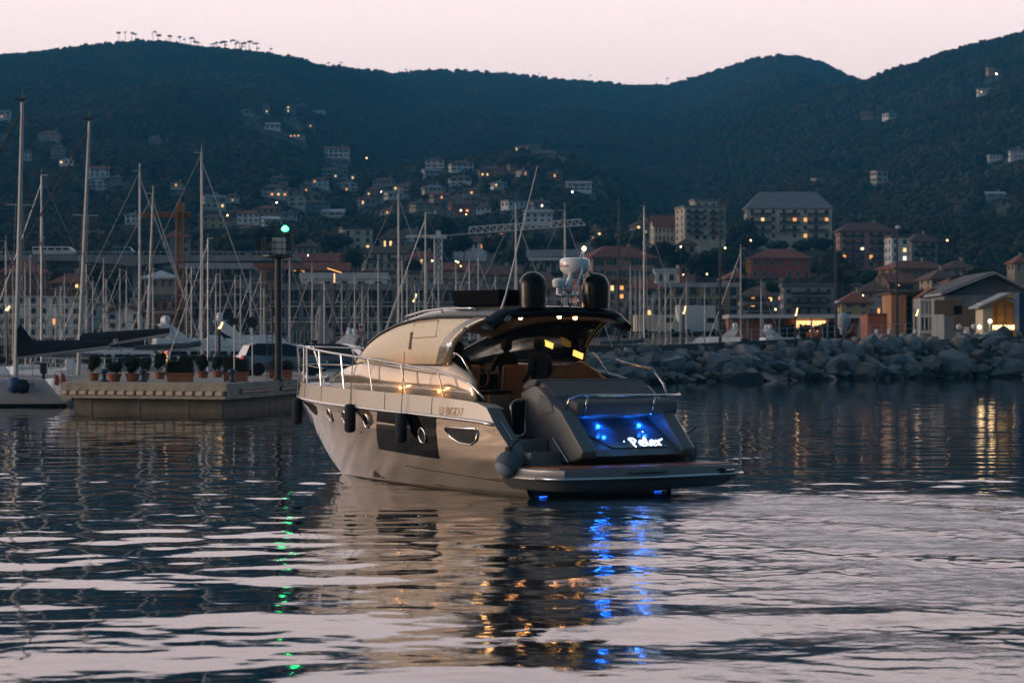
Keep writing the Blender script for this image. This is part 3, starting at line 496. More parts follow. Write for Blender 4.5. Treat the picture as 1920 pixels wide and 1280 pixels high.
# station canopy
sc_ = thing('station_canopy', 'long pale metal station canopy on the slope behind the radar', 'canopy', P(1045, 494, 600)); pz = 600/F
m = MB(); m.prism([(-58*pz, 12*pz), (58*pz, 14*pz), (58*pz, 27*pz), (-58*pz, 25*pz)], (0, 4), 'y'); m.build('roof', ROOF['metal'], sc_)
m = MB(); m.box((0, -.2, 8.5*pz), (108*pz, .3, .7)); m.build('fascia', WHITE, sc_)
for i in range(9): m = MB(); m.box(((-50+i*12.5)*pz, 1, -1), (.3, .3, 17*pz)); m.build('column', STEEL, sc_)
# shop pavilion with lit interior
D = 300.; pv_ = thing('shop_pavilion', 'long flat pavilion with white roof edge and a glowing shop window', 'building', P(1520, 624, D)); pz = D/F
m = MB(); m.box((0, 3.5, 31*pz), (310*pz, 9, .45)); m.build('roof', WHITE, pv_)
m = MB(); m.box((-110*pz, 3, 15*pz-1), (86*pz, 5, 30*pz+2)); m.box((120*pz, 3, 15*pz-1), (70*pz, 5, 30*pz+2)); m.box((12*pz, 6, 15*pz-1), (160*pz, .3, 30*pz+2)); m.build('wall', PAL['brick'], pv_)
m = MB(); m.box((10*pz, 5.6, 14*pz), (58*pz, .2, 20*pz)); m.build('shop_interior', EM('shop_glow', (1, .62, .26), 1.5), pv_)
for i in range(11): m = MB(); m.box((-150*pz+i*30*pz, -.8, 14*pz-1), (.18, .18, 32*pz+2)); m.build('column', STEEL, pv_)
for i, x in enumerate((-118, -84, -18, -2, 24, 40)): m = MB(); m.box((x*pz, 1.5, 29*pz), (.55, .55, .14)); m.build('ceiling_lamp', GLOBE if i < 2 else GLOBEW, pv_)
for i in range(12): m = MB(); m.box(((-14+i*4.6)*pz, 5.2, (5+RN.random()*6)*pz), (.2+.2*RN.random(), .3, .5+RN.random()*.9)); m.build('shop_shelf', PAL[RN.choice(['brown', 'white', 'red', 'ochre'])], pv_)
bk = thing('brick_kiosk', 'plain orange brick block at the end of the shop pavilion', 'building', P(1652, 628, 285)); pz = 285/F
m = MB(); m.box((-3*pz, 3, 19*pz-1), (44*pz, 6, 38*pz+2)); m.build('wall', PAL['brick'], bk); m = MB(); m.box((-3*pz, 3, 39*pz), (46*pz, 6.4, .2)); m.build('roof', ROOF['brown'], bk)
# brown pillared block, glazed white front, big hall
bb = thing('pillar_building', 'tall orange lit pillar building with dark glass bays beside the lamp pole', 'building', P(1700, 626, 282)); pz = 282/F
m = MB(); m.box((-16*pz, 3, 37*pz-1), (28*pz, 7, 74*pz+2)); m.build('wall', PAL['orange'], bb)
m = MB(); m.box((14*pz, 5, 36*pz-1), (32*pz, 6, 72*pz+2)); m.build('rear_wall', PAL['brown'], bb)
for i in range(2):
    for k in range(3): m = MB(); m.box(((6+i*14)*pz, 1.95, (16+k*22)*pz), (10*pz, .15, 16*pz)); m.build('glass_bay', DARKP, bb)
m = MB(); m.prism([(-34*pz, 75*pz), (36*pz, 80*pz), (36*pz, 84*pz), (-34*pz, 78*pz)], (-1, 9), 'y'); m.build('roof', ROOF['brown'], bb)
gf = thing('glazed_front_building', 'white framed glazed building between the pillar building and the hall', 'building', P(1755, 626, 276)); pz = 276/F
m = MB(); m.box((0, 5, 34*pz-1), (56*pz, 8, 68*pz+2)); m.build('wall', PAL['grey'], gf)
for r in range(3): m = MB(); m.box((0, .8, (4+r*30)*pz), (58*pz, .5, .35)); m.build('floor_band', WHITE, gf)
for i in range(8): m = MB(); m.box(((-27+i*7.7)*pz, .8, 34*pz), (.16, .3, 60*pz)); m.build('mullion', WHITE, gf)
for r in range(2):
    for i in range(7):
        m = MB(); m.box(((-23+i*7.7)*pz, 1.0, (19+r*30)*pz), (6.6*pz, .1, 27*pz)); m.build('pane', PAL['white'] if (r == 1 and i < 2) else (LIT['o'] if (r == 0 and i == 4) else DARKP), gf)
m = MB(); m.prism([(-30*pz, 69*pz), (32*pz, 72*pz), (16*pz, 86*pz), (-4*pz, 86*pz)], (1.5, 9), 'y'); m.build('roof', ROOF['red'], gf)
hl = thing('industrial_hall', 'big grey hall with corrugated gable roof at the harbour edge', 'building', P(1872, 622, 262)); pz = 262/F
m = MB(); m.box((-8*pz, 14, 36*pz-1), (150*pz, 16, 72*pz+2)); m.prism([(-62*pz, 74*pz), (86*pz, 72*pz), (12*pz, 108*pz)], (7, 22), 'y'); m.build('wall', PAL['concrete'], hl)
m = MB(); m.prism([(-94*pz, 70*pz), (10*pz, 111*pz), (90*pz, 72*pz), (90*pz, 75*pz), (10*pz, 115*pz), (-94*pz, 74*pz)], (4.5, 23), 'y'); m.build('roof', ROOF['metal'], hl)
for i in range(24):
    x0 = -92+i*4.3; z_ = 73.5+(x0+94)*41/104; m = MB(); m.box((x0*pz, 13.7, z_*pz+.1), (.12, 18.4, .12), ry=-math.atan2(41, 104)); m.build('roof_rib', ROOF['slate'], hl)
m = MB(); m.box((-76*pz, 5.9, 48*pz), (3, .2, 1.6)); m.box((-42*pz, 5.9, 28*pz), (2.6, .2, 2.6)); m.build('window', PAL['brown'], hl)
ls = thing('lit_shed', 'mustard yellow open shed glowing with floor lights in front of the hall', 'building', P(1886, 622, 255)); pz = 255/F
m = MB(); m.box((4*pz, 4, 24*pz-1), (58*pz, .3, 54*pz+2)); m.prism([(-26*pz, 50*pz), (34*pz, 50*pz), (8*pz, 68*pz)], (3.9, 4.2), 'y'); m.build('rear_wall', M('mustard_wall', (.44, .27, .06), .8, var=.35, scale=1), ls)
m = MB(); m.box((-34*pz, 2, 26*pz-1), (18*pz, 4, 56*pz+2)); m.build('side_wall', PAL['cream'], ls)
m = MB(); m.prism([(-54*pz, 44*pz), (4*pz, 70*pz), (44*pz, 58*pz), (44*pz, 61*pz), (4*pz, 74*pz), (-54*pz, 47*pz)], (-1, 5), 'y'); m.build('roof', ROOF['metal'], ls)
for i in range(7): m = MB(); m.lathe([(.1, 0), (.26, .12), (.26, .4), (.1, .52)], ((-18+i*8)*pz, 2.2, 4*pz), 8); m.build('floor_light', EM('shed_floor_glow', (1, .62, .28), 2.2, False), ls)
for k in range(4): m = MB(); m.box(((-20+k*16)*pz, 3.7, 26*pz), (.14, .2, 50*pz)); m.build('post', PAL['brown'], ls)
bl = thing('blue_container', 'dark blue steel container standing at the picture edge by the shed', 'container', P(1921, 622, 250)); m = MB(); m.box((0, 1.2, 2), (1.1, 2.4, 4)); m.build('body', M('container_blue', (.02, .06, .14), .5), bl, bevel=.05)
for i in range(5): m = MB(); m.box((-.5+.25*i, -.03, 2), (.1, .06, 3.7)); m.build('rib', MATS['container_blue'], bl)
# satellite dish
dq = march(1785, 286); ds = thing('satellite_dish', 'white dish antenna standing alone on the far wooded slope', 'dish', P(1785, 286, dq)); pz = dq/F
m = MB(); m.lathe([(.1, 0), (5*pz, -.5), (9*pz, -1.6), (9*pz, -1.8), (5*pz, -.75), (.1, -.3)], (0, 0, 11*pz), 16, 'y'); m.build('reflector', WHITE, ds); m = MB(); m.tube([(0, .5, -2), (0, .3, 11*pz)], .5); m.build('mast', WHITE, ds)
# ------------------------------------------------------------------ street lamps (lit)
LAMPS = [(72, 257), (131, 258), (30, 294), (190, 438), (303, 409), (427, 404), (439, 345), (573, 347), (606, 352), (614, 349), (571, 372), (582, 382), (519, 380), (635, 293), (646, 292), (659, 295), (687, 297), (729, 298), (715, 360), (750, 361), (894, 331), (946, 331), (838, 316), (1000, 276), (1015, 276), (972, 285), (968, 294), (1045, 303), (1012, 386), (997, 389), (1073, 360), (1104, 361), (823, 417), (831, 421), (859, 492), (864, 499), (855, 490), (811, 489), (874, 403),
         (1276, 463), (1363, 447), (1407, 451), (1513, 448), (1840, 449), (1775, 451), (1868, 139), (637, 374), (660, 382), (695, 408), (1281, 515), (1325, 514), (1664, 521), (1652, 529), (1617, 554), (1665, 573), (1453, 580), (313, 526), (234, 618), (254, 615), (550, 481), (578, 479), (919, 508), (1359, 465), (900, 502), (1606, 575)]
for i, (px, py) in enumerate(LAMPS):
    D = march(px, py, 300) if py < 450 else (330 if py > 600 else 560 if py < 540 else 400); D -= 4
    p = P(px, py, D); g = float(terr(p.x, p.y)); hgt = max(6., p.z-g); o = thing('street_lamp', 'small lit street lamp glowing among the hillside and town houses', 'street lamp', (p.x, p.y, p.z-hgt), 0, 'lit street lamps on the slope')
    m = MB(); m.tube([(0, 0, -.5), (0, 0, hgt), (0, -.8, hgt+.5)], .07, 5); m.build('pole', IRON, o)
    r = (1.2+.7*((i*37) % 7)/7)/F*D*.85; m = MB(); m.lathe([(r*.2, -r), (r*.8, -r*.6), (r, 0), (r*.8, r*.6), (r*.2, r)], (0, -.8, hgt), 8); m.build('globe', GLOBE if i % 3 else GLOBEW, o)
# floodlights in front of the hall
for (px, py, D, lb, e) in ((1836, 613, 246, 'glaring warm floodlight on the breakwater promenade before the hall', 60), (1856, 602, 250, 'upper floodlight on a white post at the corner of the lit shed', 60), (1095, 466, 300, 'very bright lamp on a pole above the yacht radar', 90)):
    o = thing('floodlight', lb, 'lamp', P(px, py, D)); g = o.location.z; m = MB(); m.tube([(0, .1, -g+1), (0, .1, 0)], .08, 6); m.build('post', WHITE, o)
    r = 4.2/F*D; m = MB(); m.lathe([(r*.2, -r), (r*.75, -r*.7), (r, 0), (r*.75, r*.7), (r*.2, r)], (0, -.1, 0), 10); m.build('lens', EM('flood_%d' % e, (1, .70, .38), e*.06), o)
    if px > 1800: pl = bpy.data.lights.new('flood_light', 'POINT'); pl.energy = 22; pl.color = (1, .62, .28); pl.shadow_soft_size = .3; po = bpy.data.objects.new('flood_light', pl); COL.objects.link(po); po.parent = o; po.location = (0, -1.2, .4)
pl = bpy.data.lights.new('shed_light', 'POINT'); pl.energy = 16; pl.color = (1, .62, .25); pl.shadow_soft_size = .5; po = bpy.data.objects.new('shed_light', pl); COL.objects.link(po); po.parent = ls; po.location = (0, 1.5, 1.2)
# ------------------------------------------------------------------ trees
def leafmat(name, c1, c2):
    m_ = bpy.data.materials.new(name); m_.use_nodes = True; t = m_.node_tree; b = t.nodes['Principled BSDF']; b.inputs['Roughness'].default_value = .85; b.inputs['Specular IOR Level'].default_value = .2
    g_ = t.nodes.new('ShaderNodeNewGeometry'); no = t.nodes.new('ShaderNodeTexNoise'); no.inputs['Scale'].default_value = .009; no.inputs['Detail'].default_value = 6; t.links.new(g_.outputs['Position'], no.inputs['Vector'])
    r = t.nodes.new('ShaderNodeValToRGB'); r.color_ramp.elements[0].position = .38; r.color_ramp.elements[1].position = .66; r.color_ramp.elements[0].color = (*c1, 1); r.color_ramp.elements[1].color = (*c2, 1); t.links.new(no.outputs[0], r.inputs[0])
    oi = t.nodes.new('ShaderNodeObjectInfo'); ma = t.nodes.new('ShaderNodeMath'); ma.operation = 'MULTIPLY_ADD'; ma.inputs[1].default_value = 1.3; ma.inputs[2].default_value = .35; t.links.new(oi.outputs['Random'], ma.inputs[0])
    mx_ = t.nodes.new('ShaderNodeVectorMath'); mx_.operation = 'SCALE'; t.links.new(r.outputs[0], mx_.inputs[0]); t.links.new(ma.outputs[0], mx_.inputs['Scale']); t.links.new(mx_.outputs[0], b.inputs['Base Color']); return m_
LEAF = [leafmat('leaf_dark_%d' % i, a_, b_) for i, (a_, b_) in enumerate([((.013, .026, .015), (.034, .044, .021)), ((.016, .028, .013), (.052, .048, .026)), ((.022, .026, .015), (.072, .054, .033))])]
BARK = M('bark', (.05, .038, .028), .9)
def crown_mesh(name, seed, n, lobes, mat, q=.16):
    r = random.Random(seed); m = MB()
    ls_ = [(Vector((r.uniform(-.3, .3), r.uniform(-.3, .3), r.uniform(.35, .75))), r.uniform(.26, .4)) for _ in range(lobes)]+[(Vector((0, 0, .5)), .42)]
    for i in range(n):
        c, rad = r.choice(ls_); d = Vector((r.gauss(0, 1), r.gauss(0, 1), r.gauss(0, .8))).normalized(); p = c+d*rad*r.uniform(.75, 1.08); s = q*r.uniform(.6, 1.3)
        a = (d+Vector((r.uniform(-.8, .8), r.uniform(-.8, .8), r.uniform(-.8, .8)))).normalized(); b1 = a.orthogonal().normalized(); b2 = a.cross(b1); t_ = r.uniform(0, 6); x = b1*math.cos(t_)+b2*math.sin(t_); y = a.cross(x)
        m.add([p-x*s*.5, p+y*s*.35+a*s*.1, p+x*s*.5, p-y*s*.35-a*s*.1], [(0, 1, 2, 3)])
    for c, rad in ls_: m.lathe([(.02, -rad*.85), (rad*.7, -rad*.45), (rad*.85, 0), (rad*.7, rad*.45), (.02, rad*.85)], c, 6)
    return m.mesh(name, mat)
FCR = [crown_mesh('forest_crown_%d' % i, 40+i, 90, 4, LEAF[i % 3], .24) for i in range(5)]
def forest():
    rs = np.random.RandomState(5); sm = np.ones(126000); n = 120000; px = rs.uniform(-120, 2040, n); y = 300+rs.rand(n)**.85*3050; x = (px-CX)/F*y; yw = rs.uniform(300, 1500, 6000); xw = -1222/F*yw-rs.rand(6000)*700; x = np.concatenate([x, xw]); y = np.concatenate([y, yw]); n = len(x); ok = np.ones(n, bool)
    ok &= ~((y < 640) & (rs.rand(n) > .5))
    for (hx_, hy_, wd, dp, z, h) in CLEAR:
        ah = 85 if hy_ > 900 else 60
        c_ = (np.abs(x-hx_*y/hy_) < wd/2+(4 if hy_ > 900 else 3)) & (y > hy_-ah) & (y < hy_+dp+6); sm[c_] = .28; ok &= ~(c_ & ((y > hy_-6) | (hy_ < 900)))
    cl_ = fbm(x/150, y/230, 3, 44); sm[(cl_ > .42) & (y > 800) & (y < 1700)] = .35; ok &= ~(False & (cl_ > .42) & (y > 800) & (y < 1700))
    x = x[ok]; y = y[ok]; sm = sm[ok]; z = terr(x, y)-.6; k = len(x)
    me = bpy.data.meshes.new('forest'); me.vertices.add(k); me.vertices.foreach_set('co', np.stack([x, y, z], -1).astype(np.float32).ravel())
    s = sm*rs.uniform(3.6, 7.2, k)*(.7+.5*np.clip(.5+fbm(x/90, y/90, 2, 3), 0, 1))*np.clip((y-100)/900, .45, 1); a = me.attributes.new('size', 'FLOAT', 'POINT'); a.data.foreach_set('value', s.astype(np.float32)); me.update()
    o = bpy.data.objects.new('hillside_forest', me); COL.objects.link(o); struct(o, 'stuff'); tag(o, 'dark wooded slopes covering the hills behind the town', 'forest')
    hid = bpy.data.collections.new('crowns')
    for c in FCR: hid.objects.link(bpy.data.objects.new(c.name, c))
    g = bpy.data.node_groups.new('scatter', 'GeometryNodeTree'); g.interface.new_socket('Geometry', in_out='INPUT', socket_type='NodeSocketGeometry'); g.interface.new_socket('Geometry', in_out='OUTPUT', socket_type='NodeSocketGeometry')
    A = g.nodes.new; gi = A('NodeGroupInput'); go = A('NodeGroupOutput'); ip = A('GeometryNodeInstanceOnPoints'); ci = A('GeometryNodeCollectionInfo'); ci.inputs['Collection'].default_value = hid; ci.inputs['Separate Children'].default_value = True; ci.inputs['Reset Children'].default_value = True
    rv = A('FunctionNodeRandomValue'); rv.data_type = 'FLOAT_VECTOR'; rv.inputs[0].default_value = (-.1, -.1, 0); rv.inputs[1].default_value = (.1, .1, 6.28); sa = A('GeometryNodeInputNamedAttribute'); sa.data_type = 'FLOAT'; sa.inputs[0].default_value = 'size'
    K = g.links.new; K(gi.outputs[0], ip.inputs['Points']); K(ci.outputs[0], ip.inputs['Instance']); ip.inputs['Pick Instance'].default_value = True; K(rv.outputs[0], ip.inputs['Rotation']); K(sa.outputs[0], ip.inputs['Scale']); K(ip.outputs[0], go.inputs[0])
    o.modifiers.new('scatter', 'NODES').node_group = g
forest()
TC = [crown_mesh('tree_crown_%d' % i, 70+i, 420, 6, LEAF[i % 2], .13) for i in range(3)]
def trunk_mesh():
    m = MB(); m.tube([(0, 0, -.1), (.01, 0, .2), (-.01, .01, .5)], [.035, .028, .015], 6)
    for a in range(4): m.tube([(0, 0, .22+.05*a), (.2*math.cos(a*1.7), .2*math.sin(a*1.7), .5+.05*a)], [.016, .006], 5)
    return m.mesh('trunk', BARK)
TRK = trunk_mesh()
def tree(px, base, hpx, D, i, wf=1., name='leafy_tree', label='dark leafy tree standing between the town buildings', group='trees between the town buildings'):
    p = P(px, base, D); h = hpx/F*D; o = thing(name, label, 'tree', p, i*1.3, group)
    inst('trunk', TRK, o, (0, 0, -.5), (0, 0, 0), (h, h, h)); inst('crown', TC[i % 3], o, (0, 0, h*.1), (0, 0, i), (h*.9*wf, h*.9*wf, h*.9)); return o
for i, (px, b, hp, D, wf) in enumerate([(1340, 525, 70, 590, 1.1), (1318, 528, 58, 585, 1), (1240, 498, 46, 600, 1.3), (1262, 505, 40, 600, 1.2), (1388, 470, 62, 740, 1.1), (1410, 478, 40, 700, 1.6), (1450, 474, 26, 760, 2), (1500, 474, 26, 760, 2), (1540, 478, 34, 740, 1.8), (1555, 530, 70, 640, 1), (1580, 540, 50, 520, 1.6), (1625, 545, 42, 510, 2), (1655, 542, 40, 512, 1.4), (1540, 545, 34, 560, 1.6), (1400, 560, 40, 470, 1.5), (1440, 556, 36, 470, 1.6), (1830, 540, 36, 420, 1.4), (1800, 548, 34, 400, 1.2), (1850, 530, 34, 480, 1.6),
    (640, 470, 36, 760, 1.4), (612, 470, 30, 760, 1.6), (668, 512, 52, 580, .9), (840, 450, 46, 780, 1.5), (800, 480, 40, 720, 1.4), (870, 480, 44, 700, 1.4), (930, 480, 40, 700, 1.6), (960, 500, 40, 640, 1.4), (1000, 470, 40, 720, 1.5), (1080, 462, 44, 740, 1.4), (1130, 480, 40, 680, 1.4), (1180, 470, 44, 700, 1.4), (440, 480, 50, 680, 1.5), (490, 470, 46, 700, 1.5), (540, 470, 42, 720, 1.4), (290, 500, 36, 520, 1.5), (240, 490, 34, 540, 1.5), (170, 540, 46, 420, 1.6), (210, 548, 50, 410, 1.3), (120, 548, 40, 410, 1.5), (280, 560, 46, 380, 1.2), (770, 520, 36, 530, 1.4), (690, 540, 30, 490, 1.4), (1000, 540, 44, 470, 1.4), (1060, 545, 40, 470, 1.5)]): tree(px, b, hp, D, i, wf)
# umbrella pines along the skyline
def pine_meshes():
    r = random.Random(9); m = MB()
    for i in range(150):
        a = r.uniform(0, 6.28); q = math.sqrt(r.random())*.42; z = .86+.14*(1-(q/.42)**2)*r.uniform(.2, 1)-.04*r.random(); p = Vector((q*math.cos(a), q*math.sin(a), z)); s = r.uniform(.05, .13)
        m.add([p+Vector((-s, r.uniform(-s, s), 0)), p+Vector((0, -s, r.uniform(-.02, .05))), p+Vector((s, 0, .01)), p+Vector((0, s, r.uniform(-.02, .05)))], [(0, 1, 2, 3)])
    t_ = MB(); t_.tube([(0, 0, -.15), (.015, 0, .5), (0, .01, .9)], [.03, .022, .012], 5)
    for a in range(5): t_.tube([(0, 0, .68+.03*a), (.24*math.cos(a*1.3), .24*math.sin(a*1.3), .88)], [.012, .005], 4)
    return m.mesh('pine_crown', LEAF[0]), t_.mesh('trunk', BARK)
PC, PT = pine_meshes()
for i, (px, top, hp) in enumerate([(223, 66, 16), (235, 65, 14), (247, 65, 16), (288, 67, 16), (298, 70, 18), (316, 71, 16), (321, 72, 18), (339, 73, 20), (347, 77, 14), (358, 77, 16), (366, 81, 14), (370, 86, 14), (401, 86, 16), (407, 86, 18), (421, 84, 18), (423, 90, 16), (441, 80, 22), (450, 84, 20), (453, 92, 14), (461, 84, 18), (467, 81, 22), (482, 86, 18), (483, 97, 12), (507, 97, 12), (540, 109, 12), (618, 124, 9), (640, 123, 10), (760, 134, 8), (875, 136, 8), (1010, 143, 8), (1105, 146, 8), (1250, 152, 8)]):
    Dm = float(np.interp(px, _bd[:, 0], _bd[:, 1]))-25; p = P(px, top+hp, Dm); h = (hp+3)/F*Dm; p.z += 2.5
    o = thing('umbrella_pine', 'slender umbrella pine silhouetted against the sky on the hill crest', 'tree', p, i, 'pines along the skyline'); wf = RN.uniform(.35, .75); tl_ = RN.uniform(-.16, .16); inst('trunk', PT, o, (0, 0, 0), (0, tl_, 0), (h, h, h)); inst('crown', PC, o, (0, 0, -.12*h*RN.random()), (RN.uniform(-.2, .2), tl_*1.6, i), (h*wf*RN.uniform(.7, 1.2), h*wf, h*RN.uniform(.9, 1.12)))
for (px, b, hp, w_, lb) in ((930, 300, 34, 1.5, 'broad dark pine clump behind the spur village'), (980, 312, 24, 2.4, 'flat crowned dark pine in front of the spur village')):
    Dm = march(px, b); tree(px, b, hp, Dm-20, 1, w_, 'dark_pine', lb, None)
# ------------------------------------------------------------------ quay, breakwater
QZ = 1.2
Q = [(-19.0, 103.5), (-11.63, 100.0), (-5.6, 146.0), (-23.5, 146.0)]
qy = struct(empty('quay', (0, 0, 0)))
m = MB(); m.prism(Q, (.55, QZ), 'z'); m.build('deck_slab', CONC, qy)
inn = [(-18.6, 104.2), (-11.95, 101.0), (-6.2, 145.5), (-23, 145.5)]
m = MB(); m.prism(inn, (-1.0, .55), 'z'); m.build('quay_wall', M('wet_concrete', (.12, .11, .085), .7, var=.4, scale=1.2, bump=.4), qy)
a, b = Vector((-19.0, 103.5, 0)), Vector((-11.63, 100, 0)); dn = (b-a).normalized(); nm = Vector((dn.y, -dn.x, 0)); ra = math.atan2(dn.y, dn.x)
m = MB(); mid = (a+b)/2+nm*.05; m.box((mid.x, mid.y, .62), ((b-a).length, .14, .12), ra); m.build('ledge', CONC, qy)
bm_ = MB(); bm_.box((0, 0, 0), (.34, .16, .16)); BLK = bm_.mesh('fender_block', M('pale_timber', (.52, .43, .33), .8, var=.3, scale=3)); bm_ = MB(); bm_.box((0, 0, 0), (.07, .15, .17)); BRK = bm_.mesh('fender_bracket', DARKST)
for i in range(17):
    p = a+dn*((b-a).length*(i+.4)/17)+nm*.09; inst('fender_block', BLK, qy, (p.x, p.y, .79), (0, 0, ra)); q = p+dn*.23; inst('fender_bracket', BRK, qy, (q.x, q.y, .81), (0, 0, ra))
d2 = (Vector((-5.6, 146, 0))-b).normalized(); r2 = math.atan2(d2.y, d2.x); n2 = Vector((d2.y, -d2.x, 0))
for i in range(2): p = b+d2*(5+i*7.5)+n2*.04; m = MB(); m.box((p.x, p.y, .83), (5.6, .1, .1), r2); m.box((p.x, p.y, .95), (5.2, .06, .06), r2); m.build('rubbing_strake', DARKST, qy)
for i in range(3): p = a+dn*(2.4*i+1.3); m = MB(); m.box((p.x-nm.x*.35, p.y-nm.y*.35, -.2), (.05, .06, 1.4), ra); m.build('wall_joint', DARKST, qy)
def deck(px, D): return Vector(((px-CX)/F*D, D, QZ))
TERRA = M('terracotta', (.30, .11, .06), .8, var=.2, scale=4); SHR = []
def shrub_mesh(seed, boxy, mat_):
    r = random.Random(seed); m = MB(); lob = [(Vector((r.uniform(-.22, .22), r.uniform(-.2, .2), r.uniform(.3, .72))), r.uniform(.2, .34)) for _ in range(7)]
    for i in range(900):
        if boxy:
            p = Vector((r.uniform(-.5, .5), r.uniform(-.5, .5), r.uniform(.08, 1))); ax = r.randrange(3)
            if ax == 0: p.x = r.choice((-.5, .5))*r.uniform(.88, 1.06)
            elif ax == 1: p.y = r.choice((-.5, .5))*r.uniform(.88, 1.06)
            else: p.z = r.uniform(.9, 1.1)
            d = Vector((p.x, p.y, p.z-.5)).normalized()
        else:
            c, rad = r.choice(lob); d = Vector((r.gauss(0, 1), r.gauss(0, 1), r.gauss(0, 1))).normalized(); p = c+d*rad*r.uniform(.7, 1.35)
        s = r.uniform(.05, .12); a = (d+Vector((r.uniform(-1, 1), r.uniform(-1, 1), r.uniform(-.6, 1)))).normalized(); x = a.orthogonal().normalized(); y = a.cross(x)
        m.add([p-x*s*.5, p-y*s*.22, p+x*s*.6, p+y*s*.22], [(0, 1, 2, 3)])
    if boxy: m.box((0, 0, .52), (.86, .86, .88))
    else:
        for c, rad in lob: m.lathe([(.02, -rad*.8), (rad*.65, -rad*.4), (rad*.8, 0), (rad*.65, rad*.4), (.02, rad*.8)], c, 6)
    return m.mesh('shrub', mat_)
SHR = [shrub_mesh(90+i, False, LEAF[i % 2]) for i in range(4)]; SHB = [shrub_mesh(97+i, True, LEAF[i]) for i in range(2)]
def planter(px, D, wpx, hpot, hs, lab, long=False, nsh=1, i=0):
    o = thing('planter', lab, 'planter', deck(px, D), 0, 'potted shrubs along the quay'); wd = wpx/F*D; hp = hpot/F*D; m = MB()
    if long: m.prism([(-wd/2*.94, 0), (wd/2*.94, 0), (wd/2, hp), (-wd/2, hp)], (-.3, .3), 'y'); m.box((0, 0, hp), (wd+.08, .7, .1)); m.build('pot', TERRA, o)
    else: m.lathe([(wd*.38, 0), (wd*.5, hp*.85), (wd*.54, hp*.86), (wd*.54, hp), (wd*.46, hp), (wd*.44, hp*.9)], n=14); m.build('pot', TERRA, o)
    h = hs/F*D*1.3; w2 = wd/nsh*(1.7 if nsh == 1 else 1.45)
    for k in range(nsh): inst('shrub', SHB[(i+k) % 2] if long and i < 2 else SHR[(i+k) % 4], o, ((k-(nsh-1)/2)*wd/nsh*1.02, 0, hp*.75), (0, 0, 0 if long else i+k), (w2*(.72 if long and i < 2 else 1), w2*.8, h*(.8 if long else 1)*(.85+.3*((i*7+k*3) % 5)/4)))
planter(176, 108, 20, 15, 32, 'terracotta pot with brownish bush at the sea end of the quay', i=1); planter(214, 106, 27, 15, 26, 'bright terracotta pot with rounded bush beside the blue bollard', i=0); planter(249, 106, 27, 15, 28, 'terracotta pot with wide dark bush near the middle of the quay', i=2)
planter(300, 114, 20, 14, 34, 'tall narrow bush in a dim pot behind the long trough', i=1); planter(338, 105, 48, 15, 32, 'long terracotta trough with two square clipped bushes', True, 2, 0); planter(380, 118, 22, 12, 26, 'small set back pot with loose bush right of the long trough', i=2); planter(408, 120, 20, 12, 26, 'small set back pot beside the square hedge', i=1)
planter(442, 106, 44, 16, 34, 'square clipped hedge in a terracotta trough beside the sign pole', True, 2, 1); planter(526, 112, 42, 16, 26, 'low leafy bush in a terracotta trough at the foot of the beacon', True, 2, 2); planter(272, 112, 18, 13, 30, 'dark bush in a small pot between the wide bush and tall bush', i=0)
for px, D, lb in ((195, 105, 'blue iron bollard by the bright terracotta pot'), (268, 105, 'blue iron bollard by the wide dark bush'), (435, 103.5, 'dark bollard near the corner of the quay')):
    o = thing('bollard', lb, 'bollard', deck(px, D)); m = MB(); m.lathe([(.2, 0), (.2, .06), (.1, .1), (.09, .36), (.17, .4), (.18, .5), (.1, .56)], n=12); m.build('post', M('bollard_blue', (.03, .06, .11), .5), o, True)
# beacon
bc = thing('harbour_beacon', 'dark steel beacon column with platform cage and green light on the quay', 'beacon', deck(522, 110)); z_ = lambda y: CH+(HY-y)/F*110-QZ
m = MB(); m.tube([(0, 0, 0), (0, 0, z_(482))], .16, 12); m.lathe([(.4, 0), (.4, .05), (.2, .1)], n=12); m.build('column', DARKST, bc)
m = MB(); m.lathe([(.2, z_(486)), (.75, z_(481)), (.75, z_(479)), (.1, z_(479))], n=12); m.build('platform', DARKST, bc)
m = MB(); m.box((.1, 0, z_(461)), (.42, .4, z_(446)-z_(476))); m.build('equipment_box', PAL['pale'], bc); m = MB(); m.box((-.22, -.1, z_(461)), (.08, .3, .7)); m.build('side_panel', WHITE, bc)
m = MB()
for x in (-.62, -.2, .2, .62): m.tube([(x, -.4, z_(479)), (x, -.4, z_(441))], .02, 5); m.tube([(x, .4, z_(479)), (x, .4, z_(441))], .02, 5)
for yy in (441, 455, 467): m.tube([(-.62, -.4, z_(yy)), (.62, -.4, z_(yy)), (.62, .4, z_(yy)), (-.62, .4, z_(yy)), (-.62, -.4, z_(yy))], .018, 5)
m.build('guard_cage', DARKST, bc)
m = MB(); m.tube([(-.9, 0, z_(441)), (.5, 0, z_(441))], .03, 5); m.tube([(.3, 0, z_(441)), (.3, 0, z_(434))], .08, 8); m.box((-.85, 0, z_(458)), (.25, .2, .5)); m.build('arm', DARKST, bc)
m = MB(); m.lathe([(.03, z_(434)), (.14, z_(432)), (.16, z_(429)), (.1, z_(425)), (.02, z_(423))], (.3, 0, 0), 10); m.build('green_lamp', EM('beacon_green', (.02, 1, .24), 22), bc)
m = MB(); m.tube([(-.26, -.12, 0), (-.26, -.12, z_(482))], .02, 5); m.tube([(-.5, -.12, 0), (-.5, -.12, z_(482))], .02, 5)
for k in range(24): m.tube([(-.5, -.12, .2+k*.19), (-.26, -.12, .2+k*.19)], .012, 4, False)
m.build('ladder', DARKST, bc)
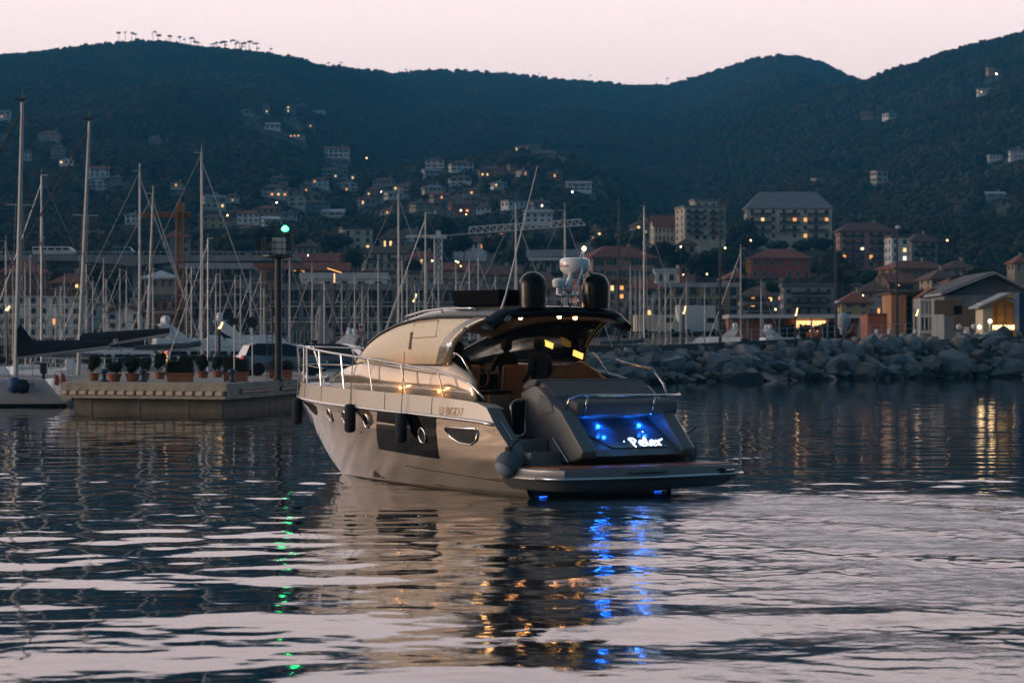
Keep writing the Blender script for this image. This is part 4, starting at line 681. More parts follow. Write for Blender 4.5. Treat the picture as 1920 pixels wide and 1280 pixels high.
for px, py, rr, kind, lb in ((473, 604, 10, 0, 'back of a round road sign on a thin pole by the beacon'), (439, 602, 8, 1, 'back of a square sign on a thin pole by the hedge')):
    o = thing('road_sign', lb, 'sign', deck(px, 104)); zt = CH+(HY-py)/F*104-QZ; r = rr/F*104*1.05; m = MB(); m.tube([(0, .04, 0), (0, .04, zt+r)], .025, 6); m.build('pole', STEEL, o)
    m = MB()
    if kind: m.box((0, 0, zt), (2*r, .03, 1.5*r))
    else: m.lathe([(r, -.015), (r, .015)], (0, 0, zt), 20, 'y')
    m.build('plate', DARKST, o)
so_ = thing('prohibition_sign', 'white and red prohibition notice on a dark post beyond the bow rail', 'sign', deck(677, 140)); zt = CH+(HY-617)/F*140-QZ; m = MB(); m.box((0, 0, zt), (.27, .03, .66)); m.build('plate', WHITE, so_)
m = MB(); m.box((0, -.02, zt-.2), (.27, .01, .22)); m.build('red_panel', M('sign_red', (.45, .05, .04), .5), so_); m = MB(); m.lathe([(.085, -.03), (.1, -.03), (.1, -.022), (.085, -.022)], (0, 0, zt+.12), 16, 'y'); m.box((0, -.026, zt+.12), (.02, .008, .19), ry=.7); m.build('prohibition_ring', MATS['sign_red'], so_)
m = MB(); m.box((0, -.021, zt+.12), (.05, .006, .09)); m.build('pictogram', DARKST, so_); m = MB(); m.tube([(0, .05, 0), (0, .05, zt-.3)], .05, 6); m.build('post', DARKST, so_)
for k in range(3): m = MB(); m.box((0, -.028, zt-.13-.05*k), (.2-.04*k, .006, .018)); m.build('text_line', WHITE, so_)
# copper lamps of the promenade
def copper(px, top, bot, D, lab, kind):
    o = thing('promenade_lamp', lab, 'street lamp', P(px, 655, D)); z = lambda y: (655-y)/F*D; m = MB(); m.tube([(0, 0, -2), (0, 0, z(bot))], .09, 8); m.build('post', DARKST, o)
    if kind == 'T': m = MB(); m.tube([(0, 0, z(bot)), (0, 0, z(top+6))], .05, 6); m.build('stem', COPPER, o); m = MB(); m.box((0, 0, z(top)), (28/F*D, .3, .05), ry=.3); m.build('reflector', COPPER, o)
    else:
        m = MB(); m.tube([(-.05, 0, z(bot)), (-.22, 0, z(top))], .05, 6); m.tube([(0, 0, z(bot)), (.18, 0, z(top+4))], .07, 6); m.build('arm', DARKST, o)
        m = MB(); m.tube([(.06, -.12, z(bot)), (.22, -.12, z(top+2))], .06, 6); m.tube([(-.02, -.12, z(bot)), (.03, -.12, z(bot-3))], .05, 6); m.build('glow_tube', EM('copper_tube', (1, .55, .22), 3.2), o)
copper(627, 507, 530, 190, 'tall lamp with copper tee reflector above the marina', 'T'); copper(775, 549, 566, 190, 'single glowing tube lamp above the yacht windscreen', 'V'); copper(1281, 572, 588, 232, 'copper vee lamp on the breakwater by the white yacht', 'V'); copper(1491, 575, 592, 236, 'copper vee lamp in front of the shop glow', 'V'); copper(1717, 578, 592, 240, 'copper vee lamp on the promenade by the glazed building', 'V'); copper(411, 602, 616, 150, 'small orange lit panel lamp by the white flybridge yacht', 'V'); copper(12, 572, 582, 150, 'orange harbour light at the far edge among masts', 'V')
def pole(px, top, bot, D, lab, head):
    o = thing('lamp_pole', lab, 'lamp pole', P(px, bot, D)); h = (bot-top)/F*D; m = MB(); m.tube([(0, 0, -1), (0, 0, h)], [.16, .1], 8); m.build('pole', DARKST, o)
    if head: m = MB(); m.tube([(0, 0, h-.2), (-1.1*head, 0, h+.25)], .05, 6); m.build('arm', DARKST, o); m = MB(); m.lathe([(.05, -.2), (.28, -.12), (.3, .05), (.05, .15)], (.1, 0, h), 10); m.build('lamp_head', WHITE, o)
pole(1350, 366, 640, 250, 'tall dark pole rising in front of the slim pink house', 0); pole(1682, 426, 626, 246, 'dark lamp pole with white head in front of the ochre house', 1); pole(1568, 566, 626, 244, 'short dark lamp post with white head near the little yellow house', 1); pole(1566, 442, 570, 300, 'dark unlit mast pole beside the pink apartments', 0); pole(1160, 372, 640, 250, 'thin dark pole behind the starboard dome', 0)
# breakwater
bw = struct(empty('breakwater', (0, 0, 0)))
def bwl(px): t_ = (px-1100)/820; return 186+t_*42, 2.45+1.75*t_   # crest distance, crest height
m = MB(); rw = []
for px in np.linspace(1060, 2060, 20):
    Dc, zc = bwl(px); Dw = Dc-7.5; f = (px-CX)/F; rw.append([(f*Dw, Dw, -1), (f*(Dw+3), Dw+3, zc*.35), (f*(Dc-1), Dc-1, zc-.9), (f*Dc, Dc, zc-.5), (f*(Dc+6), Dc+6, zc-.5), (f*(Dc+6), Dc+6, -1)])
m.grid(rw); m.build('core', M('wet_rubble', (.035, .04, .042), .8, var=.4, scale=.8, bump=.8), bw)
ROCK = [M('boulder_%d' % i, c, .85, var=.4, scale=1.1, bump=.8, bscale=5) for i, c in enumerate([(.17, .195, .215), (.25, .25, .245), (.125, .15, .165), (.23, .21, .185)])]
def boulder(seed):
    import bmesh
    r = random.Random(seed); b_ = bmesh.new(); ax = (r.uniform(.8, 1.25), r.uniform(.7, 1), r.uniform(.55, .85))
    for i in range(27):
        d = Vector((r.gauss(0, 1), r.gauss(0, 1), r.gauss(0, 1))).normalized(); k = max(abs(d.x), abs(d.y), abs(d.z)); d = d/(k**.22)*r.uniform(.84, 1.12); b_.verts.new((d.x*ax[0]*.5, d.y*ax[1]*.5, d.z*ax[2]*.5))
    res = bmesh.ops.convex_hull(b_, input=b_.verts)
    for g_ in res['geom_interior']+res['geom_unused']:
        if isinstance(g_, bmesh.types.BMVert) and g_.is_valid: b_.verts.remove(g_)
    me = bpy.data.meshes.new('boulder'); b_.to_mesh(me); b_.free(); me.materials.append(ROCK[seed % 4]); return me
BOU = [boulder(i) for i in range(14)]; k = 0
WETR = M('boulder_wet', (.022, .028, .030), .45, var=.4, scale=1.1, bump=.6, bscale=5); WET = [q_.copy() for q_ in BOU[:5]]
for q_ in WET: q_.materials[0] = WETR
for r_ in range(7):
    n = 42; t0 = r_/6.
    for i in range(n):
        px = 1075+(i+(r_ % 2)*.5+RN.uniform(-.3, .3))*900/n; Dc, zc = bwl(px); Y = Dc-7.6+t0*7.2+RN.uniform(-.5, .5); z = -.1+(zc-.35)*t0**.85+RN.uniform(-.22, .2); s = RN.choice([.7, 1.0, 1.2, 1.5, 1.8, 2.3, 2.9])*RN.uniform(.85, 1.15)*(1 if r_ < 6 else .7)
        o = inst('boulder', WET[k % 5] if r_ == 0 else BOU[k % 14], bw, ((px-CX)/F*Y, Y, z), (RN.uniform(-.5, .5), RN.uniform(-.4, .4), RN.uniform(0, 6.28)), (s, s, s*RN.uniform(.75, 1.05))); k += 1
cw = struct(MB().grid([[((px-CX)/F*(bwl(px)[0]+d_), bwl(px)[0]+d_, bwl(px)[1]+z1) for d_, z1 in ((.3, -1), (.3, .08), (.9, .08), (.9, -1))] for px in np.linspace(1100, 1560, 14)]).build('breakwater_wall', M('wall_dark_concrete', (.10, .11, .11), .9, var=.3, scale=.7)))
ral = thing('railing', 'thin metal railing running along the breakwater wall', 'railing', (0, 0, 0)); pts = [Vector(((px-CX)/F*(bwl(px)[0]+.6), bwl(px)[0]+.6, bwl(px)[1]+.08)) for px in np.linspace(1165, 1720, 26)]
for dz in (.5, .95): m = MB(); m.tube([p+Vector((0, 0, dz)) for p in pts], .02, 5); m.build('rail', STEEL, ral)
pm = MB(); pm.tube([(0, 0, 0), (0, 0, .96)], .022, 5); pm = pm.mesh('post', STEEL)
for p in pts: inst('post', pm, ral, p)
for px, lb in ((1644, 'small white mooring buoy lying on the rocks near the brick block'), (1668, 'second white buoy a little further along the rocks'), (1716, 'white capped service pillar below the copper vee lamp')):
    D_ = bwl(px)[0]; o = thing('white_buoy', lb, 'buoy', P(px, 621, D_)); m = MB(); m.lathe([(.06, -.3), (.17, -.2), (.2, 0), (.15, .15), (.03, .2)], n=10); m.build('float', WHITE, o, True); m = MB(); m.tube([(0, 0, -1.2), (0, 0, -.4)], .06); m.build('stem', WHITE, o)
# covered figure, tiled market roof, low brick huts on the far promenade
st = thing('covered_statue', 'tall statue wrapped in grey cloth on the marina promenade', 'statue', P(603, 690, 215)); pz = 215/F
m = MB(); m.lathe([(17*pz, 0), (15*pz, 30*pz), (12*pz, 70*pz), (9*pz, 95*pz), (8*pz, 108*pz), (5*pz, 117*pz), (1*pz, 120*pz)], n=9); m.lathe([(2*pz, 60*pz), (6*pz, 70*pz), (4*pz, 100*pz), (1*pz, 104*pz)], (-7*pz, -3*pz, 0), 7); m.build('cloth', M('grey_cloth', (.26, .27, .28), .9, var=.3, scale=1.2, bump=.8, bscale=3), st, True)
mk = thing('market_pavilion', 'low open pavilion with ribbed grey tile roof behind the quay', 'building', P(570, 690, 228)); pz = 228/F
m = MB(); m.prism([(-60*pz, 46*pz), (62*pz, 44*pz), (34*pz, 84*pz), (-20*pz, 84*pz)], (-2, 6), 'y'); m.build('roof', ROOF['slate'], mk)
for i in range(16): m = MB(); m.box(((-52+i*7)*pz, -2.05, 58*pz), (.08, .08, 26*pz)); m.build('roof_rib', ROOF['metal'], mk)
m = MB(); m.box((0, 2, 20*pz), (110*pz, 6, 48*pz)); m.build('wall', PAL['brown'], mk)
hu = thing('brick_hut', 'low brown brick hut behind the bow rail of the yacht', 'building', P(690, 690, 226)); pz = 226/F; m = MB(); m.box((0, 2, 20*pz), (130*pz, 4, 52*pz)); m.build('wall', PAL['brick'], hu); m = MB(); m.box((0, 2, 47*pz), (136*pz, 4.6, .25)); m.build('roof', ROOF['brown'], hu)
# ------------------------------------------------------------------ cars on the quay
def car(px, D, rz, lab, body, kind='suv'):
    o = thing('parked_car', lab, 'car', deck(px, D), rz); L_ = 4.7; h_ = 1.68 if kind == 'suv' else 1.5; m = MB(); secs = []
    prof = [(-2.35, .55, .95), (-2.3, .35, 1.05), (-1.7, .28, 1.08), (-.6, .28, 1.02), (.7, .28, 1.0), (1.5, .28, .95), (2.2, .33, .82), (2.35, .5, .68)]
    for x, z0_, z1_ in prof: wv = .92 if abs(x) < 2.2 else .8; secs.append([(x, -wv*.9, z0_), (x, -wv, (z0_+z1_)/2), (x, -wv*.93, z1_), (x, wv*.93, z1_), (x, wv, (z0_+z1_)/2), (x, wv*.9, z0_), (x, -wv*.9, z0_)])
    m.grid(secs); m.add(secs[0][:-1], [(0, 1, 2, 3, 4, 5)]); m.add(secs[-1][:-1], [(5, 4, 3, 2, 1, 0)]); m.build('body', body, o, True, bevel=0, ang=50)
    m = MB(); g_ = [(-2.1, 1.06), (-1.85, h_-.1), (-1.4, h_), (.1, h_), (.6, h_-.12), (1.25, 1.0)]
    m.grid([[(x, -.84 if z < 1.2 else -.66, z) for x, z in g_], [(x, .84 if z < 1.2 else .66, z) for x, z in g_]]); m.build('roof', body, o, False, solid=.03)
    for s_ in (-1, 1): m = MB(); m.add([(x, s_*(.86 if z < 1.2 else .69), z-.03) for x, z in g_], [tuple(range(6))]); m.build('side_window', DARKP, o)
    for x in (-1.45, 1.45):
        for s_ in (-1, 1):
            m = MB(); m.lathe([(.2, -.1), (.34, -.1), (.35, .1), (.2, .1)], (x, s_*.85, .34), 18, 'y'); w_ = m.build('wheel', M('tyre', (.012, .012, .013), .8), o, True, ang=40); m = MB(); m.lathe([(.19, -.06), (.19, .06)], (x, s_*.88, .34), 12, 'y'); m.build('rim', STEEL, w_)
    for s_ in (-1, 1): m = MB(); m.box((-2.3, s_*.74, .92), (.12, .3, .16)); m.build('tail_light', EM('tail_red', (1, .06, .03), .8, False), o); m = MB(); m.box((2.26, s_*.62, .72), (.12, .34, .14)); m.build('headlight', WHITE, o)
car(527, 128, .35, 'silver estate car parked behind the beacon', M('silver_paint', (.17, .20, .24), .25, .6, coat=.6, var=0)); car(640, 136, -.2, 'dark blue car parked behind the bow rail', M('navy_paint', (.02, .045, .11), .25, .2, coat=.6, var=0))
tl = thing('tail_lamp_stack', 'vertical amber and red lit tail lamp stack behind the long trough', 'signal', deck(311, 128)); m = MB(); m.tube([(0, 0, 0), (0, 0, .7)], .04); m.build('post', DARKST, tl)  # this is a vehicle's red and amber tail lamp stack on a post
for k, c in enumerate(('amber', 'amber', 'red')): m = MB(); m.box((0, -.02, .75+.22*k), (.14, .12, .17)); m.build('signal_lens', EM('signal_'+c, (1, .5, .12) if c == 'amber' else (1, .12, .06), 2.4, False), tl)
for px, lb in ((411, 'white scooter'), (260, 'warm headlamp')): pass
# ------------------------------------------------------------------ motor yachts and sailing boats in the marina
GEL = M('gelcoat_white', (.78, .80, .82), .25, var=.08, coat=.4); TINT = M('tinted_glass', (.01, .015, .02), .08, var=0); ALU = M('mast_aluminium', (.44, .45, .46), .4, .35, var=.1); NAVY = M('sail_cover_navy', (.012, .02, .03), .85, var=.3, bump=.4, scale=2); TEAK = M('teak', (.20, .085, .04), .6, var=.3, scale=6)
STERN = 0
BOOT = M('boot_stripe', (.01, .015, .02), .5)
def hull_mesh(name, L_, B_, zf, mat, tr=.75, rake=.12):
    m = MB(); R_ = []
    for i in range(13):
        s = i/12; sk_ = STERN*(1-s*4) if s < .25 else 0; hb = B_/2*(tr+(1-tr)*min(1, s*3))*(1-max(0, (s-.35)/.65)**2.4); row = []
        for k, (fz, fb, fx) in enumerate(((-.35, .0, -.10), (-.05, .72, -.06), (.10, .80, -.04), (.4, .91, 0), (1, 1, .02))):
            x = -L_/2+s*L_*(1+fx*(s)) if k < 4 else -L_/2+s*L_+s*L_*.02; row.append((x-sk_*(1-max(0, fz)), -hb*fb if k else 0, fz*zf*(1+.25*s*s) if fz > 0 else fz*zf))
        R_.append(row+[(p[0], -p[1], p[2]) for p in row[::-1]])
    m.grid(R_); m.m = [1 if (q_ % 9) in (0, 1, 7, 8) else 0 for q_ in range(len(m.f))]; m.add(R_[0], [tuple(range(10))]); m.grid([[R_[i][4], R_[i][5]] for i in range(13)]); return m
def motor_yacht(px, D, rz, L_, lab, fly=True, name='motor_yacht', base=0):
    o = thing(name, lab, 'yacht', ((px-CX)/F*D, D, base), rz); B_ = L_*.29; zf = L_*.105; hull_mesh('hull', L_, B_, zf, GEL).build('hull', [GEL, BOOT], o, True, ang=35)
    def cab(nm, x0, x1, z0_, z1_, w0, sl_, mat_):
        m = MB(); w1 = w0*.86; v = [(x0, -w0, z0_), (x1, -w0*.8, z0_), (x1, w0*.8, z0_), (x0, w0, z0_), (x0+.2*sl_, -w1, z1_), (x1-sl_, -w1*.8, z1_), (x1-sl_, w1*.8, z1_), (x0+.2*sl_, w1, z1_)]
        m.add(v, [(0, 1, 5, 4), (1, 2, 6, 5), (2, 3, 7, 6), (3, 0, 4, 7), (4, 5, 6, 7), (0, 3, 2, 1)]); return m.build(nm, mat_, o, bevel=.06)
    z0 = zf*1.02; z1 = z0+L_*.1; cab('cabin', -L_*.32, L_*.24, z0-.1, z1, B_*.40, L_*.10, GEL)
    for s_ in (-1, 1):
        for i in range(4):
            m = MB(); x0 = -L_*.26+i*L_*.105; m.prism([(x0, z0+.3*(z1-z0)), (x0+L_*.092, z0+.3*(z1-z0)), (x0+L_*.085, z0+.78*(z1-z0)), (x0, z0+.78*(z1-z0))], (s_*B_*.365, s_*B_*.385), 'y'); m.build('window', TINT, o)
    for i in range(3): m = MB(); m.lathe([(L_*.012, -.02), (L_*.012, .02)], (L_*(.02+.09*i), -B_*.478, zf*.62), 10, 'y'); m.build('porthole', TINT, o)
    if fly:
        cab('flybridge', -L_*.34, L_*.08, z1, z1+L_*.045, B_*.36, L_*.05, GEL); m = MB(); m.prism([(L_*.02, z1+L_*.045), (L_*.07, z1+L_*.045), (L_*.0, z1+L_*.085)], (-B_*.28, B_*.28), 'y'); m.build('screen', TINT, o)
        m = MB(); z2 = z1+L_*.045
        for s_ in (-1, 1): m.prism([(-L_*.26, z2), (-L_*.16, z2), (-L_*.25, z2+L_*.07), (-L_*.30, z2+L_*.07)], (s_*B_*.3-.06, s_*B_*.3+.06), 'y')
        m.box((-L_*.275, 0, z2+L_*.07), (L_*.06, B_*.62, .12)); m.build('radar_arch', GEL, o)
        for y_ in (-.2, .2): m = MB(); m.lathe([(.18, 0), (.24, .15), (.22, .4), (.1, .55), (.02, .58)], (-L_*.275, y_*B_, z2+L_*.075), 10); m.build('dome', GEL, o, True)
    m = MB(); n = 9; pts_ = [(L_*(-.1+.58*i/n), -B_/2*(1-max(0, ((.4+.58*i/n)-.35)/.65)**2.4)*.93, zf*(1+.25*(.4+.58*i/n)**2)+.65) for i in range(n+1)]
    m.tube(pts_, .025, 5); m.tube([(p[0], -p[1], p[2]) for p in pts_], .025, 5)
    for p in pts_: m.tube([(p[0]-.1, p[1], p[2]-.7), p], .018, 4); m.tube([(p[0]-.1, -p[1], p[2]-.7), (p[0], -p[1], p[2])], .018, 4)
    m.build('bow_rail', STEEL, o); return o
motor_yacht(408, 168, .25, 13, 'white flybridge yacht with twin domes behind the long trough'); motor_yacht(512, 176, .15, 14, 'white motor yacht with dark windows behind the silver estate car'); motor_yacht(235, 160, .1, 12, 'white motor boat hull behind the wide dark bush', False); motor_yacht(590, 190, 2.9, 11, 'white cabin cruiser beyond the beacon', True)
motor_yacht(1318, 262, 2.95, 12.5, 'white motor yacht with sloping arch behind the breakwater railing', True, base=.6); motor_yacht(1492, 258, .2, 11, 'bright white motor yacht in front of the glowing shop', True, base=.9); motor_yacht(1407, 275, 3.0, 9, 'small white cruiser between the two white yachts', False, base=.8); motor_yacht(1240, 255, .1, 9, 'pale grey boat hull close behind the breakwater wall', False, base=.4)
for px, py, D, lb in ((1580, 618, 246, 'white hooded outboard boat cover standing on the promenade'), (1310, 612, 285, 'big white box van behind the white yacht'), (1232, 618, 280, 'cream camper van behind the bare masts')):
    if 'van' in lb:
        o = thing('van', lb, 'van', P(px, 628, D), .15); m = MB(); hh_ = 3.4 if 'box' in lb else 2.3; m.prism([(-2.6, .4), (2.4, .4), (2.5, 1.2), (1.9, 2.0), (1.7, hh_), (-2.6, hh_)], (-1, 1), 'y'); m.build('body', WHITE if 'box' in lb else PAL['cream'], o, bevel=.08)
        for x in (-1.6, 1.5): m = MB(); m.lathe([(.2, -1.02), (.36, -1.02), (.36, -.8), (.2, -.8)], (x, 0, .36), 14, 'y'); m.build('wheel', MATS['tyre'], o)
        m = MB(); m.box((1.2, -1.01, 1.7), (.9, .05, .55)); m.build('window', TINT, o)
    else:
        o = thing('covered_engine', lb, 'boat cover', P(px, 627, D)); m = MB(); m.lathe([(.25, 0), (.3, .45), (.66, .95), (.8, 1.45), (.72, 1.85), (.38, 2.1), (.05, 2.15)], n=10); m.build('cover', M('pale_tarp', (.42, .46, .52), .8, bump=.6, scale=2), o, True); m = MB(); m.box((.8, 0, .6), (.22, .4, 1.1), ry=.5); m.build('prop', PAL['orange'], o)
o = thing('radome_mast', 'white pole with two round radomes near the floodlight', 'radar', P(1812, 622, 248)); m = MB(); m.tube([(0, 0, -1), (0, 0, .5)], .3, 8); m.build('pole', WHITE, o)
for x in (-.75, .75): m = MB(); m.lathe([(.1, .3), (.24, .38), (.30, .6), (.24, .78), (.1, .88), (.02, .9)], (x, 0, -.1), 12); m.build('radome', WHITE, o, True)
def sailboat(L_, mh, r, spread=2, cover=NAVY, hullmat=GEL):
    o = empty('sailing_boat', (0, 0, 0)); hull_mesh('hull', L_, L_*.3, L_*.1, hullmat, .7).build('hull', [hullmat, BOOT], o, True, ang=35)
    m = MB(); m.prism([(-L_*.05, L_*.1), (L_*.26, L_*.11), (L_*.18, L_*.145), (-L_*.05, L_*.15)], (-L_*.09, L_*.09), 'y'); m.build('cabin', hullmat, o, bevel=.05)
    m = MB(); m.tube([(L_*.08, 0, L_*.1), (L_*.08, 0, mh)], [r, r*.75], 8); m.tube([(L_*.08, 0, mh), (L_*.08, 0, mh+.5)], .012, 4); m.box((L_*.08-.2, 0, mh+.06), (.5, .04, .06)); m.build('mast', ALU, o)
    zb = L_*.1+1.3; m = MB(); m.tube([(L_*.08, 0, zb), (-L_*.3, 0, zb+.05)], .07, 6); m.build('boom', ALU, o)
    m = MB(); m.tube([(L_*.075, 0, zb+.45), (L_*.0, 0, zb+.3), (-L_*.29, 0, zb+.2)], [.2, .2, .13], 7); m.build('sail_cover', cover, o)
    m = MB()
    for k in range(spread): z = L_*.1+(mh-L_*.1)*(k+1)/(spread+1)*1.04; m.box((L_*.08, 0, z), (.06, 1.5-.3*k, .05))
    m.build('spreader', ALU, o)
    m = MB(); W = .010
    for s_ in (-1, 1): m.tube([(L_*.07, s_*L_*.13, L_*.1), (L_*.08, s_*.75, mh*.5), (L_*.08, 0, mh*.96)], W, 4)
    m.tube([(-L_*.49, 0, L_*.1), (L_*.08, 0, mh)], W, 4); m.tube([(L_*.5, 0, L_*.12), (L_*.08, 0, mh*.97)], .03, 5); m.build('stays', STEEL, o); return o
SB = [sailboat(10, 13, .085), sailboat(8.5, 11, .075, 1), sailboat(11.5, 15, .095, 2, M('sail_cover_grey', (.10, .11, .12), .85))]
def place_sb(k, px, top, D, lab, rz, group=None, first=[True]*3, tilt=0, base=0):
    o = SB[k] if first[k] else copy_tree(SB[k]); first[k] = False; mh = (13, 11, 15)[k]; want = CH+(HY-top)/F*D-base; s = want/mh
    L_ = (10, 8.5, 11.5)[k]*.08*s; o.rotation_euler = (0, tilt, rz); o.scale = (s, s, s); o.location = ((px-CX)/F*D-L_*math.cos(rz), D-L_*math.sin(rz), base); tag(o, lab, 'sailing boat', group)
place_sb(2, 78, 330, 140, 'sailing boat with tall pale mast right of the tallest one', 3.0); place_sb(2, 378, 288, 128+30, 'sailing boat whose tall mast stands before the glass block', .2); place_sb(0, 262, 322, 172, 'sailing boat with tall grey mast crossing the viaduct pier', .1); place_sb(1, 274, 364, 165, 'sailing boat with leaning white mast beside the viaduct pier', .05, tilt=.035)
place_sb(0, 390, 448, 150, 'sailing boat with a shorter thick mast beside the glass block', 2.9); place_sb(0, 11, 453, 150, 'sailing boat whose short mast stands at the picture edge', .3); place_sb(2, 747, 362, 205, 'sailing boat with tall dark mast left of the grey crane', .1); place_sb(0, 798, 400, 190, 'sailing boat with thick white mast in front of the grey crane tower', 3.0); place_sb(1, 967, 396, 215, 'sailing boat whose mast crosses the yacht antenna', .1); place_sb(1, 1059, 396, 215, 'sailing boat whose mast rises behind the yacht radar', .15)
place_sb(2, 1208, 388, 238, 'sailing boat with thick mast and stays by the starboard dome', .3, base=.3); place_sb(1, 1389, 466, 252, 'sailing boat with orange flag on its backstay', 3.0, base=.5); place_sb(1, 1427, 530, 258, 'sailing boat with thin mast in front of the red villa', .1, base=.5)
GL = 'sailing boat with a slim bare mast moored in the crowded marina'
fx = [24, 47, 57, 104, 114, 121, 155, 162, 174, 194, 199, 225, 237, 287, 350, 359, 376, 405, 413, 441, 451, 470, 495, 489, 543, 585, 608, 641, 665, 679, 690, 709, 754, 763, 778, 785, 811, 822, 897, 929, 855, 880, 1182, 1191, 1200, 1236, 1248, 1258, 1275, 1287, 1321, 1224]
for i, px in enumerate(fx):
    top = RN.uniform(482, 548) if px < 1100 else RN.uniform(500, 560); D = RN.uniform(165, 225) if px < 1100 else RN.uniform(240, 262)
    place_sb((0, 1, 1, 2)[i % 4], px, top, D, GL, RN.uniform(-.25, .25)+(math.pi if i % 2 else 0), 'sailing boats with slim bare masts', base=0 if px < 1100 else .4)
# the two large sailing boats at the quay
def big_sail(px0, topx, topy, D, lab, boomx, boomy, badge, hull):
    base = ((px0-CX)/F*D, D, 0); o = thing('sailing_yacht', lab, 'sailing yacht', base); z = lambda y: CH+(HY-y)/F*D; x = lambda p: (p-px0)/F*D
    m = MB(); m.tube([(0, 0, .8), (x(topx)*.5, 0, z(topy)*.5), (x(topx), 0, z(topy))], [.12, .11, .075], 10); m.build('mast', ALU, o)
    m = MB(); m.tube([(x(topx), 0, z(topy)), (x(topx)+.02, 0, z(topy)+.55)], .012, 4); m.box((x(topx)-.1, 0, z(topy)+.08), (.55, .05, .08)); m.box((x(topx), 0, z(topy)+.02), (.2, .2, .12)); m.build('masthead', DARKST, o)
    for f in (.36, .66): m = MB(); m.box((x(topx)*f, 0, z(topy)*f), (2.0-f, .07, .05), ry=.03); m.build('spreader', ALU, o)
    m = MB(); m.tube([(.1, 0, z(boomy[0])), (x(boomx), 0, z(boomy[1]))], .1, 8); m.build('boom', ALU, o)
    m = MB(); n = 12; R_ = []
    for i in range(n+1):
        s = i/n; xc = .1+(x(boomx)-.1)*s; zc = z(boomy[0])+(z(boomy[1])-z(boomy[0]))*s+.1; hgt = .42*(1-s)+.22+(.9*max(0, 1-s*6) if not badge else 0); wv = .2*(1-.4*s)
        R_.append([(xc, -wv*.5, zc-.12), (xc, -wv, zc+hgt*.3), (xc, -wv*.5, zc+hgt*.8), (xc, 0, zc+hgt), (xc, wv*.5, zc+hgt*.8), (xc, wv, zc+hgt*.3), (xc, wv*.5, zc-.12), (xc, -wv*.5, zc-.12)])
    m.grid(R_); cv = m.build('sail_cover', NAVY, o, True)
    if badge:
        m = MB(); m.box((x(218), -.2, z(639)), (.26, .02, .2)); m.build('badge', WHITE, o); me = text_mesh('UM', .17); me.materials.append(DARKST); q = inst('badge_lettering', me, o, (x(218), -.215, z(639)), (math.pi/2, 0, 0))
    m = MB(); W = .02; m.tube([(x(topx), 0, z(topy)), (x(boomx)+1, .3, 1.2)], W*.7, 4); m.tube([(x(topx), 0, z(topy)*.97), (-6.5, 0, 1.4)], .045, 6); m.tube([(x(topx)*.66, .9, z(topy)*.66), (0, 1.5, 1.2)], W*.6, 4); m.tube([(x(topx)*.66, -.9, z(topy)*.66), (0, -1.5, 1.2)], W*.6, 4); m.tube([(x(topx)*.9, 0, z(topy)*.78), (x(boomx)*.55, 0, z(boomy[0])+.5)], W, 4); m.build('stays', DARKST, o)
    hm = hull_mesh('hull', hull[0], 3.4, 1.25, GEL, .8); q = hm.build('hull', [GEL, BOOT], o, True, ang=35); q.location = (hull[1], 0, 0); q.rotation_euler = (0, 0, math.pi)
    m = MB(); m.prism([(hull[1]-2.5, 1.2), (hull[1]+2, 1.2), (hull[1]+1.7, 1.7), (hull[1]-1.5, 1.6)], (-1, 1), 'y'); m.build('cabin', GEL, o, bevel=.08); return o
STERN = 1.0
ly = big_sail(29, 42, 190, 112, 'white sailing yacht with the tallest mast and a dark furled mainsail beside the quay', 205, (668, 650), False, (11, -3.9))
STERN = 0
big_sail(146, 168, 226, 126, 'sailing yacht with dark sail cover carrying a small white badge', 318, (652, 626), True, (12, -5.2))
# furniture of the nearest sailing yacht's stern
X0 = ly.location.x; lx = lambda p, D=110.3: (p-CX)/F*D-X0
m = MB(); m.tube([(lx(88), -1.6, 1.25), (lx(88), -1.6, 2.0), (lx(112), -1.4, 1.9), (lx(112), -1.4, 1.1)], .025, 5); m.tube([(lx(60), -1.6, 1.35), (lx(60), -1.6, 2.0), (lx(88), -1.6, 2.0)], .025, 5); m.build('pushpit', STEEL, ly)
m = MB(); m.lathe([(.05, -.3), (.28, -.2), (.34, .1), (.24, .38), (.05, .45)], (lx(29), -1.9, .9), 12); m.build('fender', M('fender_blue', (.03, .08, .2), .6), ly, True); m = MB(); m.lathe([(.05, -.25), (.25, -.2), (.33, .1), (.2, .36), (.05, .4)], (lx(44), -1.9, .85), 12); m.build('fender', NAVY, ly, True)
me = text_mesh('10', .28); me.materials.append(DARKST); inst('hull_number', me, ly, (lx(59), -1.78, .98), (math.pi/2-.15, 0, 0))
me = text_mesh('Jeanneau', .13); me.materials.append(DARKST); inst('hull_lettering', me, ly, (lx(12), -1.82, 1.05), (math.pi/2-.15, 0, 0))
m = MB(); m.box((lx(78), -1.2, 1.75), (.3, .35, .5)); m.box((lx(78), -1.2, 1.25), (.14, .2, .7)); m.build('outboard_engine', DARKST, ly, bevel=.05)
for px, lb, hgt in ((101, 'red and blue flag furled on the nearest sailing yacht stern', .95), (113, 'second red pennant on a short staff beside the quay', 1.0)):
    o = thing('flag', lb, 'flag', P(px, 735, 109)); m = MB(); m.tube([(0, 0, -.2), (.05, 0, hgt)], .02, 5); m.build('staff', STEEL, o); m = MB(); m.grid([[(.02+.05*math.sin(k)+.18*j, .03*math.sin(3*j), hgt-.1-k*.16-.12*j) for j in range(2)] for k in range(4)]); m.build('cloth', M('flag_red', (.45, .06, .04), .8), o)
of = thing('flag', 'small orange flag hanging from a backstay near the red villa', 'flag', P(1396, 508, 252)); m = MB(); m.grid([[(j*.25+.05*k, .05*math.sin(j+k), 1-k*.4) for j in range(3)] for k in range(4)]); m.build('cloth', M('flag_orange', (.55, .2, .05), .8), of)
